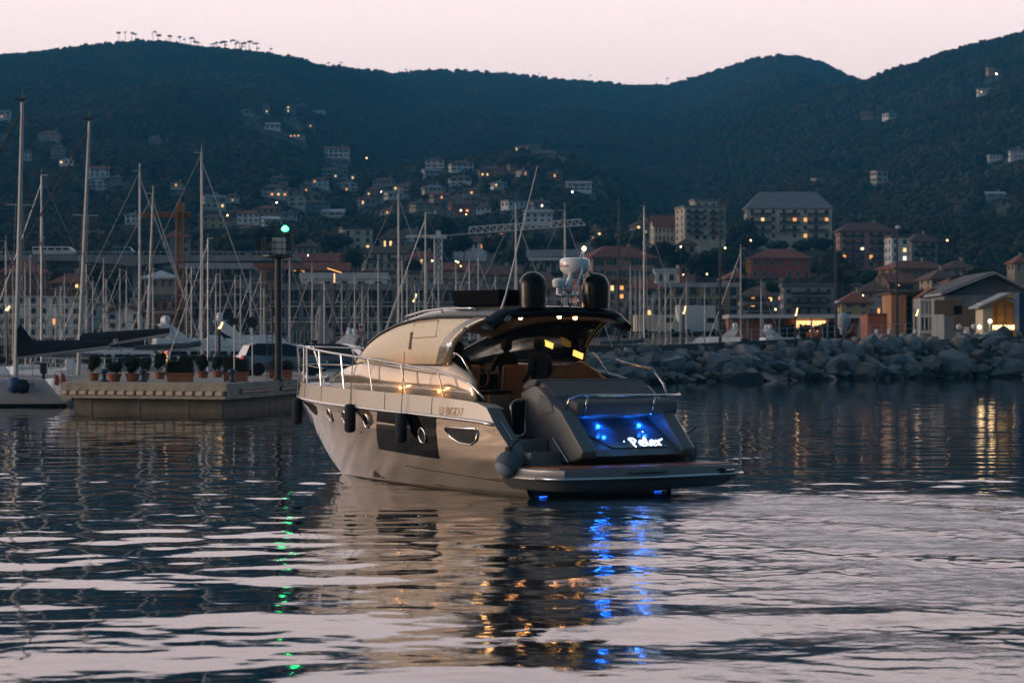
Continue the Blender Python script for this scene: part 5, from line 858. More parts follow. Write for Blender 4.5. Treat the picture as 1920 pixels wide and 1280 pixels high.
# ------------------------------------------------------------------ the yacht (local x = starboard, y = forward, z = up)
YT = thing('motor_yacht', 'champagne coloured hardtop motor yacht leaving the harbour with blue stern lights', 'yacht', (YO[0], YO[1], 0), THY)
CHAMP = M('hull_champagne', (.62, .51, .38), .05, .78, var=.03, scale=.6, coat=.6); BAND = M('topside_cream', (.80, .71, .61), .3, var=.04, coat=.5); DKHULL = M('hull_underbody', (.008, .010, .014), .35, var=.2)
CHROME = M('stainless', (.62, .61, .60), .16, 1, var=0); GREYB = M('stern_grey', (.14, .145, .15), .38, var=.06, coat=.4); CUSH = M('cushion_grey', (.15, .155, .165), .85, var=.08, bump=.15, scale=6); BLACKT = M('black_gloss', (.005, .006, .007), .25, var=0, ior=1.35); BLIND = M('cream_blind', (.88, .75, .58), .75, var=.05, scale=8, bump=.1, coat=.25); ROOFP = M('roof_champagne', (.22, .19, .15), .3, var=.05, coat=.6); CABS = M('cabin_side', (.46, .38, .29), .14, .55, var=.04, coat=.8)
FEND = M('fender_black', (.025, .032, .042), .9, var=.2, bump=.3, scale=12); TANL = M('tan_leather', (.27, .15, .075), .55, var=.12, scale=4); WOOD = M('deck_teak', (.23, .075, .035), .5, var=.25, scale=5); COCK = M('cockpit_floor', (.07, .035, .02), .6, var=.2)
LV = [(-.5, -.5, 7.5, 0, .05, 2.0), (0, 0, 8.63, 0, 1.55, 2.15), (.32, .34, 9.1, .02, 1.67, 2.35), (.60, 1.16, 9.98, .06, 1.79, 2.7), (.95, 1.40, 10.2, .26, 1.85, 3.0), (1.28, 1.62, 10.41, .56, 1.90, 3.2), (1.59, 1.95, 10.28, .86, 1.87, 3.2)]
def hp(u, lam, side=-1, off=0):
    i = min(int(lam), 5); f = lam-i; A, B_ = LV[i], LV[i+1]; g = [A[k]+(B_[k]-A[k])*f for k in range(6)]
    s = max(0, min(1, (u-g[3])/(g[2]-g[3]))); z = g[0]+(g[1]-g[0])*s**(.62-.2*max(0, lam-5) if lam > 4 else 1.1); return Vector((side*(g[4]*(1.15 if side > 0 else 1)*(1-s**g[5])+off), g[3]+(g[2]-g[3])*s, z))
def hull_rows(l0, l1, nl, u0=None, u1=None, n=44, side=-1, off=0):
    R_ = []
    for i in range(n+1):
        row = []
        for k in range(nl+1):
            lam = l0+(l1-l0)*k/nl; j = min(int(lam), 5); f = lam-j; a0 = LV[j][3]+(LV[j+1][3]-LV[j][3])*f; a1 = LV[j][2]+(LV[j+1][2]-LV[j][2])*f
            lo = a0 if u0 is None else u0; hi = a1 if u1 is None else u1; s = i/n; s = 1-(1-s)**1.35 if u1 is None else s; row.append(hp(lo+(hi-lo)*s, lam, side, off))
        R_.append(row)
    return R_
hull = None
m = MB()
for sd_ in (-1, 1): m.grid(hull_rows(0, 5, 20, side=sd_))
hull = m.build('hull', CHAMP, YT, True)
m = MB()
for sd_ in (-1, 1): m.grid(hull_rows(5, 6, 4, side=sd_))
m.build('topside_band', BAND, YT, True)
m = MB(); r0 = [hp(0, l) for l in (0, .5, 1, 1.5, 2, 2.5, 3)]; m.add([(0, 0, -.5)]+[(p.x, .02, p.z) for p in r0]+[(-p.x, .02, p.z) for p in r0[::-1]], [tuple(range(15))]); m.build('transom', DKHULL, YT)
for sd_ in (-1, 1):
    m = MB(); m.tube([hp(.6+(10.38-.6)*i/40, 5, sd_, .015) for i in range(41)], .035, 8); m.build('rub_rail', CHROME, YT, True)
    for q in (2.6, 4.3, 5.7, 7.4, 8.9): m = MB(); m.tube([hp(q, 5.1, sd_, .003), hp(q, 5.5, sd_, .004), hp(q, 5.98, sd_, .003)], .006, 4); m.build('panel_seam', IRON, YT)
    # aft slanted end caps of the hull sides
    m = MB(); pts = [hp(0, 3+3*k/10, sd_) for k in range(11)]; m.grid([[p, Vector((p.x-sd_*.30, p.y-.02, p.z))] for p in pts]); m.build('quarter_panel', GREYB, YT, True)
    m = MB(); m.grid([[Vector((p.x-sd_*.30, p.y-.02, p.z)), Vector((p.x-sd_*.30, p.y+1.2, p.z))] for p in pts]); m.build('quarter_inner', GREYB, YT)
    m = MB(); m.tube([hp(0, 4.2, sd_, -.14)+Vector((0, -.04, 0)), hp(0, 5.2, sd_, -.14)+Vector((0, -.04, 0))], .014, 5); m.build('quarter_light', CHROME, YT)
# dark hull window, portholes
m = MB(); R_ = []
for i in range(17):
    f = i/16; ut = 2.46+2.12*f; ub = 2.60+2.46*f; R_.append([hp(ub+(ut-ub)*k/44, 2.66+(4.88-2.66)*k/44, -1, .010) for k in range(45)])
m.grid(R_); m.build('hull_window', M('hull_glass', (.004, .005, .006), .05, var=0, ior=1.28), YT, True)
def lam_of(u, z):
    return min((abs(hp(u, l/50).z-z), l/50) for l in range(50, 300))[1]
def porthole(u, z, a, b_, par=None):
    c = hp(u, lam_of(u, z)); e1 = (hp(u+.1, lam_of(u, z))-hp(u-.1, lam_of(u, z))).normalized(); l_ = lam_of(u, z); e2 = (hp(u, l_+.2)-hp(u, l_-.2)).normalized(); nn_ = e1.cross(e2).normalized()
    if nn_.x > 0: nn_ = -nn_
    ring = [c+nn_*.018+e1*a*math.cos(t_)+e2*b_*math.sin(t_) for t_ in [k*2*math.pi/24 for k in range(25)]]
    m = MB(); m.add(ring[:-1], [tuple(range(24))]); o_ = m.build('porthole', BLACKT, YT); m = MB(); m.tube(ring, .018, 6); m.build('porthole_rim', CHROME, o_, True)
for u, z in ((7.14, 1.31), (6.25, 1.27), (5.2, 1.22), (3.0, 1.03)): porthole(u, z, .12, .145)
c_ = [(1.12, 1.14), (1.2, .98), (1.4, .90), (1.75, .93), (2.0, 1.02), (2.2, 1.18), (2.1, 1.215), (1.6, 1.20), (1.2, 1.21)]
ring = [hp(u, lam_of(u, z), -1, .014) for u, z in c_]; m = MB(); m.add(ring, [tuple(range(9))]); o_ = m.build('hull_light', BLACKT, YT); m = MB(); m.tube(ring+[ring[0]], .02, 6); m.build('hull_light_rim', CHROME, o_, True)
m = MB(); m.tube([hp(4.1-3.5*i/20, lam_of(4.1-3.5*i/20, .40-.0075*i), -1, .004) for i in range(21)], .008, 4); m.build('boot_line', IRON, YT)
# letters on the hull side
def side_text(txt, u, z, size, mat_, sh=0):
    me = text_mesh(txt, size, sh); me.materials.append(mat_); l_ = lam_of(u, z) if z < 1.27 else 5+(z-hp(u, 5).z)/(hp(u, 6).z-hp(u, 5).z); c = hp(u, l_, -1, .012); e = hp(u-.3, l_)-hp(u+.3, l_); rz_ = math.atan2(e.y, e.x)
    o_ = inst('hull_lettering', me, YT, c, (0, 0, 0)); e2 = (hp(u, min(6, l_+.2))-hp(u, l_-.2)).normalized(); e1 = e.normalized(); n3 = e1.cross(e2).normalized(); o_.matrix_local = Matrix.Translation(c)@Matrix((e1, e2, n3)).transposed().to_4x4()
side_text('U BGD7', 1.95, 1.5, .22, M('lettering_tan', (.50, .27, .12), .5, var=0)); side_text('43 OPEN HT', .85, .27, .075, IRON)
# swim platform
out_ = []
for k in range(25):
    f = k/24; v = -1.98+4.40*f; q = abs(v-.22)/2.20; out_.append((v, -1.32-.33*(1-q*q)+(0 if q < .93 else .5*((q-.93)/.07)**2)))
poly = [(-1.93, .28)]+out_+[(2.36, .28)]
m = MB(); n = len(poly); lay = [(.55, 1.0), (.53, 1.012), (.43, 1.018), (.40, 1.03), (.36, 1.03), (.33, 1.0), (.24, .97), (.15, .9)]
m.grid([[(p[0]*sc_, p[1]*sc_ if p[1] < 0 else p[1], z) for p in poly] for z, sc_ in lay]); m.add([(p[0]*.9, p[1]*.9 if p[1] < 0 else .28, .15) for p in poly], [tuple(range(n))]); m.add([(p[0], p[1], .55) for p in poly], [tuple(range(n-1, -1, -1))]); pf = m.build('swim_platform', GREYB, YT, True, ang=40)
m = MB(); m.tube([(p[0]*1.035, p[1]*1.035, .38) for p in poly[1:-1]], .03, 6); m.build('platform_rub_rail', CHROME, YT, True)
np_ = 28
for i in range(np_):
    v0 = -1.82+4.06*i/np_; v1 = v0+4.06/np_-.012; e = lambda v: -1.2-.33*(1-(abs(v-.22)/2.2)**2); m = MB(); m.prism([(v0, e(v0)), (v1, e(v1)), (v1, .2), (v0, .2)], (.551, .566), 'z'); m.build('teak_plank', WOOD, pf)
for v, l_ in ((-.2, .9), (1.35, .8)): yy = -1.36-.33*(1-(v/1.98)**2); m = MB(); m.box((v, yy-.02, .47), (l_, .03, .02), .08 if v > 1 else 0); m.build('platform_vent', DKHULL, pf)
m = MB(); m.box((1.86, -1.55, .45), (.4, .06, .07), .3); m.build('ladder_recess', DKHULL, pf); m = MB(); m.tube([(1.72, -1.63, .45), (2.02, -1.53, .45)], .018, 6); m.build('ladder_grip', CHROME, pf)
# stern block with garage door, sun pad
V0, V1 = -.88, 1.78
prof = [(1.15, .56), (1.15, 1.86), (.80, 1.98), (.62, 1.97), (.12, 1.62), (-.06, 1.53), (-.72, .82), (-.66, .70), (-.4, .62)]
for v0_, v1_, nm_ in ((V0, V0+.34, 'stern_side'), (V1-.3, V1, 'stern_side')): m = MB(); m.prism(prof, (v0_, v1_), 'x'); m.build(nm_, GREYB, YT, bevel=.035)
ctr = [(1.15, .56), (1.15, 1.86), (.8, 1.95), (.62, 1.9), (.24, 1.5), (.30, 1.36), (-.02, 1.16), (-.50, .84), (-.62, .72), (-.4, .62)]
m = MB(); m.prism(ctr, (V0+.34, V1-.3), 'x'); m.build('stern_body', GREYB, YT)
GAR = M('garage_door', (.10, .12, .16), .22, var=0, coat=.8); tip = lambda v, s: (v, -.02-.48*s-.015, 1.16-.32*s+.02)
m = MB(); m.add([tip(V0+.45, 0), tip(V1-.38, 0), tip(V1-.5, .95), tip(V0+.85, .95)], [(0, 1, 2, 3)]); gd = m.build('garage_door', GAR, YT, solid=.01)
m = MB(); m.tube([tip(V0+.86, .97), tip(V1-.5, .97)], .014, 5); m.build('door_sill', CHROME, gd)
m = MB(); m.add([(V0+.4, .29, 1.37), (V1-.34, .29, 1.37), (V1-.36, -.02, 1.17), (V0+.42, -.02, 1.17)], [(0, 1, 2, 3)]); m.build('light_recess', M('recess_blue_grey', (.10, .12, .16), .3, var=0, coat=.6), YT, solid=.01)
# illuminated name, hand-drawn strokes
STR = [[(.03, 0), (.05, .25), (.04, .5)], [(.02, .49), (.10, .52), (.22, .50), (.27, .38), (.18, .28), (.05, .26)], [(.36, .18), (.56, .22), (.55, .33), (.46, .37), (.36, .30), (.34, .15), (.43, .03), (.60, .10)], [(.60, .10), (.74, .42), (.72, .56), (.67, .48), (.66, .14), (.72, .03), (.82, .10)], [(.84, .18), (1.04, .22), (1.03, .33), (.94, .37), (.84, .30), (.82, .15), (.91, .03), (1.08, .10)], [(1.12, .36), (1.17, .28), (1.16, .02)], [(1.165, .2), (1.24, .34), (1.34, .36), (1.46, .42)]]
NAME = EM('name_white', (.62, .80, 1), 4)
m = MB()
for st_ in STR: m.tube([(V0+1.38+x*.54, -.44+y*.52*.83-.075, .78+(y*.52)*.55+.09) for x, y in st_], .0135, 6)
m.build('illuminated_name', NAME, YT, True)
BL = EM('blue_led', (.05, .28, 1), 60); 
def led(v, u, z, e, r=.016):
    m = MB(); m.lathe([(.004, -r), (r*.8, -r*.6), (r, 0), (r*.8, r*.6), (.004, r)], (v, u, z), 8); o_ = m.build('stern_led', EM('led_blue_white', (.25, .55, 1), 7), YT)
    l_ = bpy.data.lights.new('led_light', 'SPOT'); l_.energy = e*.3; l_.color = (.01, .16, 1); l_.shadow_soft_size = .03; l_.spot_size = math.radians(110); l_.spot_blend = .9; q = bpy.data.objects.new('led_light', l_); COL.objects.link(q); q.parent = o_; q.location = (v, u-.30, z+.10); q.rotation_euler = Vector((0, -.25, .97)).to_track_quat('Z', 'Y').to_euler()
    l_ = bpy.data.lights.new('led_glow', 'POINT'); l_.energy = e*.25; l_.color = (.01, .16, 1); l_.shadow_soft_size = .04; q = bpy.data.objects.new('led_glow', l_); COL.objects.link(q); q.parent = o_; q.location = (v, u-.10, z-.02)
led(V0+1.02, .20, 1.29, 26); led(1.12, .20, 1.29, 26); led(V0+.9, -.12, 1.10, 12); led(1.0, -.12, 1.12, 6); led(.15, -.62, .98, 1.4, .012)
for v, u, e in ((-1.25, -.35, 6), (1.45, -.35, 6)):
    m = MB(); m.box((v, u+.32, -.007), (.16, .03, .02)); o_ = m.build('underwater_light', EM('underwater_blue', (.01, .12, 1), 3), YT)
# cushions
def cushion(nm, pr, v0_, v1_, b_=.06): m = MB(); m.prism(pr, (v0_, v1_), 'x'); return m.build(nm, CUSH, YT, bevel=b_)
cushion('sunpad_back', [(1.12, 1.88), (.78, 2.0), (.74, 2.10), (.95, 2.10), (1.2, 1.98)], V0+.06, V1-.1, .04)
cushion('sunpad', [(.98, 1.95), (.98, 2.08), (.78, 2.09), (.30, 1.80), (.30, 1.68)], V0+.16, V1-.05); cushion('sunpad_lower', [(.34, 1.58), (.34, 1.74), (.0, 1.72), (-.16, 1.66), (-.12, 1.44), (.16, 1.42)], V0+.32, V1+.08)
cushion('bolster', [(.62, 1.60), (.55, 1.86), (.2, 1.70), (.1, 1.5), (.4, 1.45)], V0-.03, V0+.12, .05)
rp = [(V0+.16, -.02, 1.56), (V0+.18, -.10, 1.76), (V0+.32, -.22, 1.82), (0, -.24, 1.81), (V1-.5, -.24, 1.80), (V1+.12, -.14, 1.80), (V1+.3, .1, 1.82)]
m = MB(); m.tube(rp, .022, 7)
for v in (V0+.5, V1-.55): m.tube([(v, -.23, 1.81), (v, -.1, 1.44)], .018, 6)
m.build('stern_rail', CHROME, YT, True)
m = MB(); m.tube([(-1.22, .95, 1.06), (-1.24, .97, 1.62), (-1.18, .98, 1.70), (-.95, .98, 1.76), (-.9, .98, 1.70), (-.9, .98, 1.12), (-1.0, .97, 1.05), (-1.22, .95, 1.06)], .02, 6); g_ = m.build('boarding_gate', CHROME, YT, True); m = MB(); m.prism([(-1.21, 1.07), (-.91, 1.1), (-.91, 1.72), (-1.18, 1.67)], (.975, .985), 'y'); m.build('gate_panel', BLACKT, g_)
for k, (u0_, u1_, z) in enumerate(((.28, 1.0, 1.02), (-.12, .28, .80))): m = MB(); m.box((-1.24, (u0_+u1_)/2, z/2+.26), (.7, u1_-u0_, z-.52)); m.build('boarding_step', GREYB, YT, bevel=.02)
m = MB(); m.tube([(-.93, .1, 1.04), (-.93, -.35, .62)], .016, 5); m.build('step_rail', CHROME, YT)
# ball fender on the port quarter, starboard ball fender
def ball(c, nm, lab):
    o_ = tag(empty('ball_fender', (0, 0, 0)), lab, 'fender'); o_.location = YT.matrix_basis@Vector(c) if False else Matrix.Translation((YO[0], YO[1], 0))@Matrix.Rotation(THY, 4, 'Z')@Vector(c); r = .245
    m = MB(); m.lathe([(.01, -r)]+[(r*math.cos(a), r*math.sin(a)) for a in [(-80+16*i)*math.pi/180 for i in range(11)]]+[(.01, r)], n=20); m.build('cover', M('ball_cover', (.09, .115, .15), .9, var=.15, bump=.3, scale=12), o_, True)
    m = MB(); q = 1.012*r; m.lathe([(.01, -q)]+[(q*math.cos(a), q*math.sin(a)) for a in [(-80+9*i)*math.pi/180 for i in range(6)]], n=20); w_ = m.build('pale_base', M('fender_pale', (.22, .26, .32), .7, var=.1), o_, True); w_.rotation_euler = Vector((.55, .45, .70)).to_track_quat('Z', 'Y').to_euler()
    m = MB(); m.tube([(0, 0, r), (.08, .08, r+.12), (.22, .1, r+.22)], .02, 5); m.lathe([(.07, r-.02), (.07, r+.06), (.03, r+.07)], n=8); m.build('lashing', DARKST, o_)
ball((-2.0, .0, .60), '', 'round dark fender with pale base hanging at the port stern corner'); ball((2.05, -.1, .72), '', 'round fender half hidden behind the starboard stern corner')
# cylinder fenders
for u, z0, lb in ((9.55, 1.33, 'black cylinder fender hanging nearest the bow'), (5.6, 1.29, 'black cylinder fender hanging beside the portholes'), (3.5, 1.16, 'black cylinder fender hanging over the dark hull window')):
    c = hp(u, 4.6, -1, .13); o_ = tag(empty('cylinder_fender', Matrix.Translation((YO[0], YO[1], 0))@Matrix.Rotation(THY, 4, 'Z')@Vector((c.x, c.y, z0))), lb, 'fender'); L2 = .285
    m = MB(); m.lathe([(.03, -L2), (.085, -L2*.95), (.11, -L2*.82), (.115, 0), (.11, L2*.82), (.085, L2*.95), (.03, L2)], n=14); m.build('cover', FEND, o_, True, ang=60); m = MB(); m.tube([(0, 0, L2), (.03, .02, L2+.5), (.06, .05, 2.6-z0)], .009, 4); m.build('rope', DARKST, o_)
# deck
m = MB(); R_ = []
for i in range(41):
    u = .86+(10.24-.86)*i/40; p = hp(u, 6); q = 1.46 if u < 5.5 else 0; R_.append([Vector((-p.x*-1, p.y, p.z-.012)), Vector((min(q, abs(p.x)*.98)*-1 if q else 0, p.y, p.z-.03))])
R2 = [[Vector((-a_.x, a_.y, a_.z)), Vector((-b_.x, b_.y, b_.z))] for a_, b_ in R_]
m.grid(R_); m.grid(R2); m.build('side_deck', BAND, YT)
m = MB(); m.box((0, 3.2, 1.02), (2.94, 5.0, .06)); m.build('cockpit_floor', COCK, YT)
m = MB()
for sd_ in (-1, 1): m.grid([[(sd_*1.46, .9+i*.5, 1.0), (sd_*1.46, .9+i*.5, 1.58+.03*i)] for i in range(10)])
m.box((0, 5.5, 1.55), (2.92, .08, 1.1)); m.build('cockpit_lining', TANL, YT)
# cabin sides (coaming) and foredeck trunk
def wb(u): return 1.62*(1-max(0, (u-4.2)/4.9)**2.3)
def zt(u): return float(np.interp(u, [1.58, 1.64, 1.9, 2.4, 2.8, 4.2, 5.6, 6.2, 7.0, 7.8, 8.6, 9.0], [1.72, 2.10, 2.24, 2.44, 2.36, 2.38, 2.40, 2.34, 2.20, 2.08, 1.99, 1.95]))
us = np.concatenate([[1.58, 1.64, 1.75, 1.9, 2.1, 2.4, 2.6, 2.8], np.linspace(3.1, 9.0, 32)])
for sd_, nm_ in ((-1, 'cabin_side'), (1, 'cabin_side')):
    m = MB(); m.grid([[(sd_*wb(u), u, hp(u, 6).z-.03), (sd_*(wb(u)-.015), u, hp(u, 6).z+.35*(zt(u)-hp(u, 6).z)), (sd_*(wb(u)*.985-.02), u, zt(u)-.03), (sd_*(wb(u)*.97-.03), u, zt(u))] for u in us]); m.build(nm_, CABS, YT, True, solid=.03)
    m = MB(); m.tube([(sd_*(wb(u)+.012), u, hp(u, 6).z+.13-.008*(u-1.7)) for u in np.linspace(1.7, 6.3, 24)], .014, 5); m.build('cabin_moulding', BAND, YT)
m = MB(); m.grid([[(s_*wb(u)*.97, u, zt(u)+.05*(1-abs(s_)**2)) for s_ in np.linspace(-1, 1, 9)] for u in np.linspace(5.6, 9.0, 16)]); m.build('foredeck_trunk', BAND, YT, True)
for u in (2.7, 4.0): m = MB(); m.lathe([(.01, -.02), (.03, 0), (.01, .02)], (-wb(u)-.02, u, hp(u, 6).z+.08), 8); m.build('deck_light', EM('deck_warm', (1, .45, .12), 5), YT); l_ = bpy.data.lights.new('deck_light_glow', 'SPOT'); l_.energy = 3; l_.color = (1, .42, .1); l_.shadow_soft_size = .03; l_.spot_size = math.radians(150); q = bpy.data.objects.new('deck_light_glow', l_); COL.objects.link(q); q.parent = YT; q.location = (-wb(u)-.14, u, hp(u, 6).z+.1); q.rotation_euler = Vector((-1, 0, -.2)).to_track_quat('Z', 'Y').to_euler()
m = MB(); m.tube([(-.55, 8.2, 2.06), (-.35, 8.5, 2.1), (-.6, 8.7, 2.1), (-.3, 8.3, 2.14), (-.62, 8.45, 2.16), (-.4, 8.75, 2.05), (-.7, 8.1, 2.1)], .02, 5); m.build('coiled_rope', PAL['white'], YT)
# superstructure shell
def Ct(u): return float(np.interp(u, [.9, 1.6, 3.0, 3.7, 4.4, 5.1, 5.6, 6.1, 6.8], [3.42, 3.48, 3.49, 3.44, 3.31, 3.09, 2.87, 2.60, 2.2]))
def ws(u): return 1.58*(1-max(0, (u-3.4)/4.5)**3.2)
def zs(u): return 2.37 if u < 5.6 else 2.37-.16*(u-5.6)
def S(u, p, side=-1, off=0):
    a_ = p*math.pi/2; e = .42; w_ = ws(u)+off; return Vector((side*w_*max(0, math.cos(a_))**e, u, zs(u)+(max(.02, Ct(u)-zs(u))+off)*math.sin(a_)**(e*1.15)))
PE = .42
def shell(p0, p1, ua0, ua1, u1, side, n=26, k=8, off=0): return [[S((ua0+(ua1-ua0)*j/k)+(u1-(ua0+(ua1-ua0)*j/k))*i/n, p0+(p1-p0)*j/k, side, off) for j in range(k+1)] for i in range(n+1)]
m = MB(); R_ = []
for i in range(37):
    u = .98+(6.75-.98)*i/36; row = [S(u-(.10*(1-q)**2 if i == 0 else 0), PE+(1-PE)*q, -1) for q in np.linspace(0, 1, 9)]; R_.append(row+[Vector((-p.x, p.y, p.z)) for p in row[-2::-1]])
m.grid(R_[:27]); m.build('hardtop', ROOFP, YT, True, solid=.09)
m = MB(); m.grid([[p*1.0+Vector((0, 0, .004)) for p in r_[4:13]] for r_ in R_[9:22]]); m.build('roof_hatch', BLACKT, YT, True)
for sd_ in (-1, 1):
    m = MB(); m.grid(shell(0, PE, 2.42, 1.34, 6.3, sd_)); m.build('side_window', BLIND if sd_ < 0 else TINT, YT, True, solid=.015)
    m = MB(); m.tube([S(1.34+(6.3-1.34)*i/30, PE, sd_, .012) for i in range(31)]+[S(6.35, .2, sd_, .01), S(6.35, 0, sd_, .01)], .034, 6); m.build('window_edge_trim', BLACKT, YT, True)
    m = MB(); R_3 = shell(0.02, PE, 2.40, 1.30, 5.6, sd_, 1, 8, .008); a_ = [S(2.40-1.1*j/8, .0+PE*j/8, sd_, .03) for j in range(9)]; b_ = [S(2.86-1.1*j/8, .0+PE*j/8, sd_, .03) for j in range(9)]; m.grid([a_, b_]); m.build('aft_pillar', ROOFP, YT, True, solid=.02)
    m = MB(); m.grid([[S(u, p, sd_, -.004) for p in np.linspace(0.0, 1, 14)] for u in np.linspace(6.32, 6.9, 8)]+[]); m.build('windscreen', glassy('windscreen_glass', (.01, .015, .02), .45), YT, True)
    m = MB(); m.tube([S(2.0+2.3*i/14, PE+.17, sd_, .06) for i in range(15)], .022, 6)
    for f in (0, 1.1, 2.3): m.tube([S(2.0+f, PE+.17, sd_, 0), S(2.0+f, PE+.17, sd_, .06)], .016, 5)
    m.build('roof_handrail', CHROME, YT, True)
m = MB(); m.add([S(3.72, .04, -1, .012), S(3.80, .04, -1, .012), S(3.78, .20, -1, .012), S(3.70, .20, -1, .012)], [(0, 1, 2, 3)]); m.build('window_post', BLACKT, YT)
for (ua, ub, pa, pb) in ((2.95, 3.7, .13, .36),):
    lp = [S(ua, pb, -1, .012), S(ub+.05, pb, -1, .012), S(ub, pa, -1, .012), S(ua-.05, pa, -1, .012)]; m = MB(); m.tube(lp+[lp[0]], .008, 4); m.build('window_vent_frame', PAL['beige'], YT)
m = MB(); c = S(1.95, .20, -1, .03); m.lathe([(.05, -.01), (.05, .01)], c, 10, 'x'); m.build('pillar_vent', BLACKT, YT)
me = text_mesh('AM', .11, .25); me.materials.append(EM('logo_white', (1, 1, 1), 1.2, False)); c = S(2.42, .06, -1, .035); inst('pillar_logo', me, YT, c, (math.pi/2+.05, 0, -math.pi/2))
# roof equipment
def visor():
    m = MB(); R_ = []
    for i in range(25):
        f = -1+2*i/24; v = f*1.62; z = 3.46-.10*abs(f)**2-.30*max(0, abs(f)-.8)/.2*.6; bk_ = 1.02-.14*(1-abs(f)**2); R_.append([(v, bk_+.3, z), (v, bk_, z-.02), (v, bk_-.06, z-.10), (v, bk_, z-.19), (v, bk_+.4, z-.13)])
    m.grid(R_); return m.build('hardtop_visor', BLACKT, YT, True)
visor()
m = MB(); m.box((-.55, 2.35, 3.62), (1.0, 1.5, .30)); m.build('roof_locker', M('black_canvas', (.005, .006, .008), .8, var=.2, ior=1.12), YT, bevel=.04)
for v in (-.75, .75):
    m = MB(); r = .262; m.lathe([(r*.93, 3.42), (r*.97, 3.55), (r, 3.78), (r*.98, 3.84)]+[(r*.98*math.cos(a), 3.84+r*.95*math.sin(a)) for a in [k*math.pi/18 for k in range(1, 9)]]+[(.01, 3.84+r*.95)], (v, .95, 0), 24); d_ = m.build('satellite_dome', BLACKT, YT, True, ang=60)
    m = MB(); m.tube([(v+.05, .95, 4.07), (v+.05, .95, 4.2)], .008, 4); m.build('whip', STEEL, d_)
m = MB(); m.lathe([(.12, 0), (.2, .03), (.26, .09), (.285, .13), (.29, .26), (.27, .31), (.2, .335), (.02, .34)], (.40, 1.15, 4.04), 26); rd = m.build('radar', GEL, YT, True, ang=40)
me = text_mesh('Raymarine', .11); r_ = .292
for v_ in me.vertices: th = v_.co.x/r_-3.45; h_ = v_.co.y; v_.co = (r_*math.cos(th), r_*math.sin(th), h_)
me.materials.append(M('lettering_red', (.35, .05, .03), .5, var=0)); inst('radar_lettering', me, rd, (.40, 1.15, 4.22))
m = MB(); m.tube([(.05, .95, 3.74), (.12, .98, 3.86), (.30, 1.1, 4.16)], [.075, .06, .05], 8); m.build('radar_strut', GEL, rd, True)
m = MB(); m.tube([(-.12, .80, 3.66), (.12, .80, 3.67), (.34, .86, 4.12), (.36, .9, 4.44), (.42, .95, 4.47)], .022, 7); m.box((.1, .85, 3.66), (.55, .22, .03)); m.tube([(-.18, .8, 3.40), (-.18, .8, 3.58), (-.1, .8, 3.66)], .014, 5); m.tube([(.02, .8, 3.40), (.02, .8, 3.58), (.08, .8, 3.66)], .014, 5); m.tube([(.25, .85, 3.45), (.25, .85, 3.66)], .014, 5); m.build('radar_bracket', CHROME, rd, True)
m = MB(); m.lathe([(.06, 3.68), (.05, 3.80), (.12, 3.82), (.135, 3.92), (.1, 3.97), (.01, 3.98)], (-.08, 1.02, 0), 14); m.build('search_light', GEL, YT, True, ang=40)
m = MB(); m.lathe([(.02, 3.86), (.035, 3.88), (.02, 3.91)], (-.42, 1.3, 0), 8); m.build('navigation_light', EM('nav_warm', (1, .7, .3), 10), YT); m = MB(); m.tube([(-.42, 1.3, 3.5), (-.42, 1.3, 3.86)], .012, 5); m.build('light_staff', STEEL, YT)
m = MB(); m.tube([(-1.15, 1.38, 3.40), (-1.12, 1.30, 3.62)], .022, 6); m.tube([(-1.12, 1.30, 3.62), (-.60, 1.0, 6.05)], [.017, .006], 6); m.build('antenna', WHITE, YT)
fl = MB(); fl.grid([[(.52+.07*j+.03*math.sin(k*1.5), .85+.05*math.sin(2*j+k), 4.1-k*.13-.02*j) for j in range(4)] for k in range(6)]); fg = tag(fl.build('flag', M('flag_green', (.02, .14, .07), .8), None, True), 'furled green and red flag behind the radar of the yacht', 'flag'); fg.location = (YO[0], YO[1], 0); fg.rotation_euler = (0, 0, THY)
m = MB(); m.grid([[(.60+.04*j, .82+.04*j, 3.76-k*.1) for j in range(4)] for k in range(4)]); q = m.build('flag_hoist', M('flag_red', (.3, .05, .04), .8), fg, True)
# bow rails
def rail_h(u): return float(np.interp(u, [.95, 1.4, 1.9, 2.8, 5, 8, 10.1], [.03, .30, .40, .50, .62, .72, .76]))
for sd_ in (-1, 1):
    rp = [hp(u, 6, sd_, -.07)+Vector((0, .0, rail_h(u))) for u in np.concatenate([np.linspace(1.05, 2, 6), np.linspace(2.4, 10.0, 24)])]+[Vector((0, 10.45, 1.95+.76))]
    m = MB(); m.tube(rp, .022, 7); m.build('bow_rail', CHROME, YT, True)
    for u in (2.3, 3.6, 4.9, 6.2, 7.6, 9.0, 9.8):
        b_ = hp(u, 6, sd_, -.05); t_ = hp(min(10, u+.22), 6, sd_, -.07)+Vector((0, 0, rail_h(min(10, u+.22)))); m = MB(); m.tube([b_, t_], .016, 6); m.build('stanchion', CHROME, YT)
    m = MB(); m.tube([hp(u, 6, sd_, -.06)+Vector((0, 0, rail_h(u)*.5)) for u in np.linspace(7.5, 10.0, 8)]+[Vector((0, 10.3, 2.3))], .012, 5); m.build('lower_rail', CHROME, YT)
m = MB(); m.tube([(.0, 10.35, 1.96), (0, 10.45, 2.71)], .018, 6); m.lathe([(.10, -.04), (.16, 0), (.10, .04)], (0, 10.2, 2.02), 10, 'x'); m.build('anchor_roller', CHROME, YT)
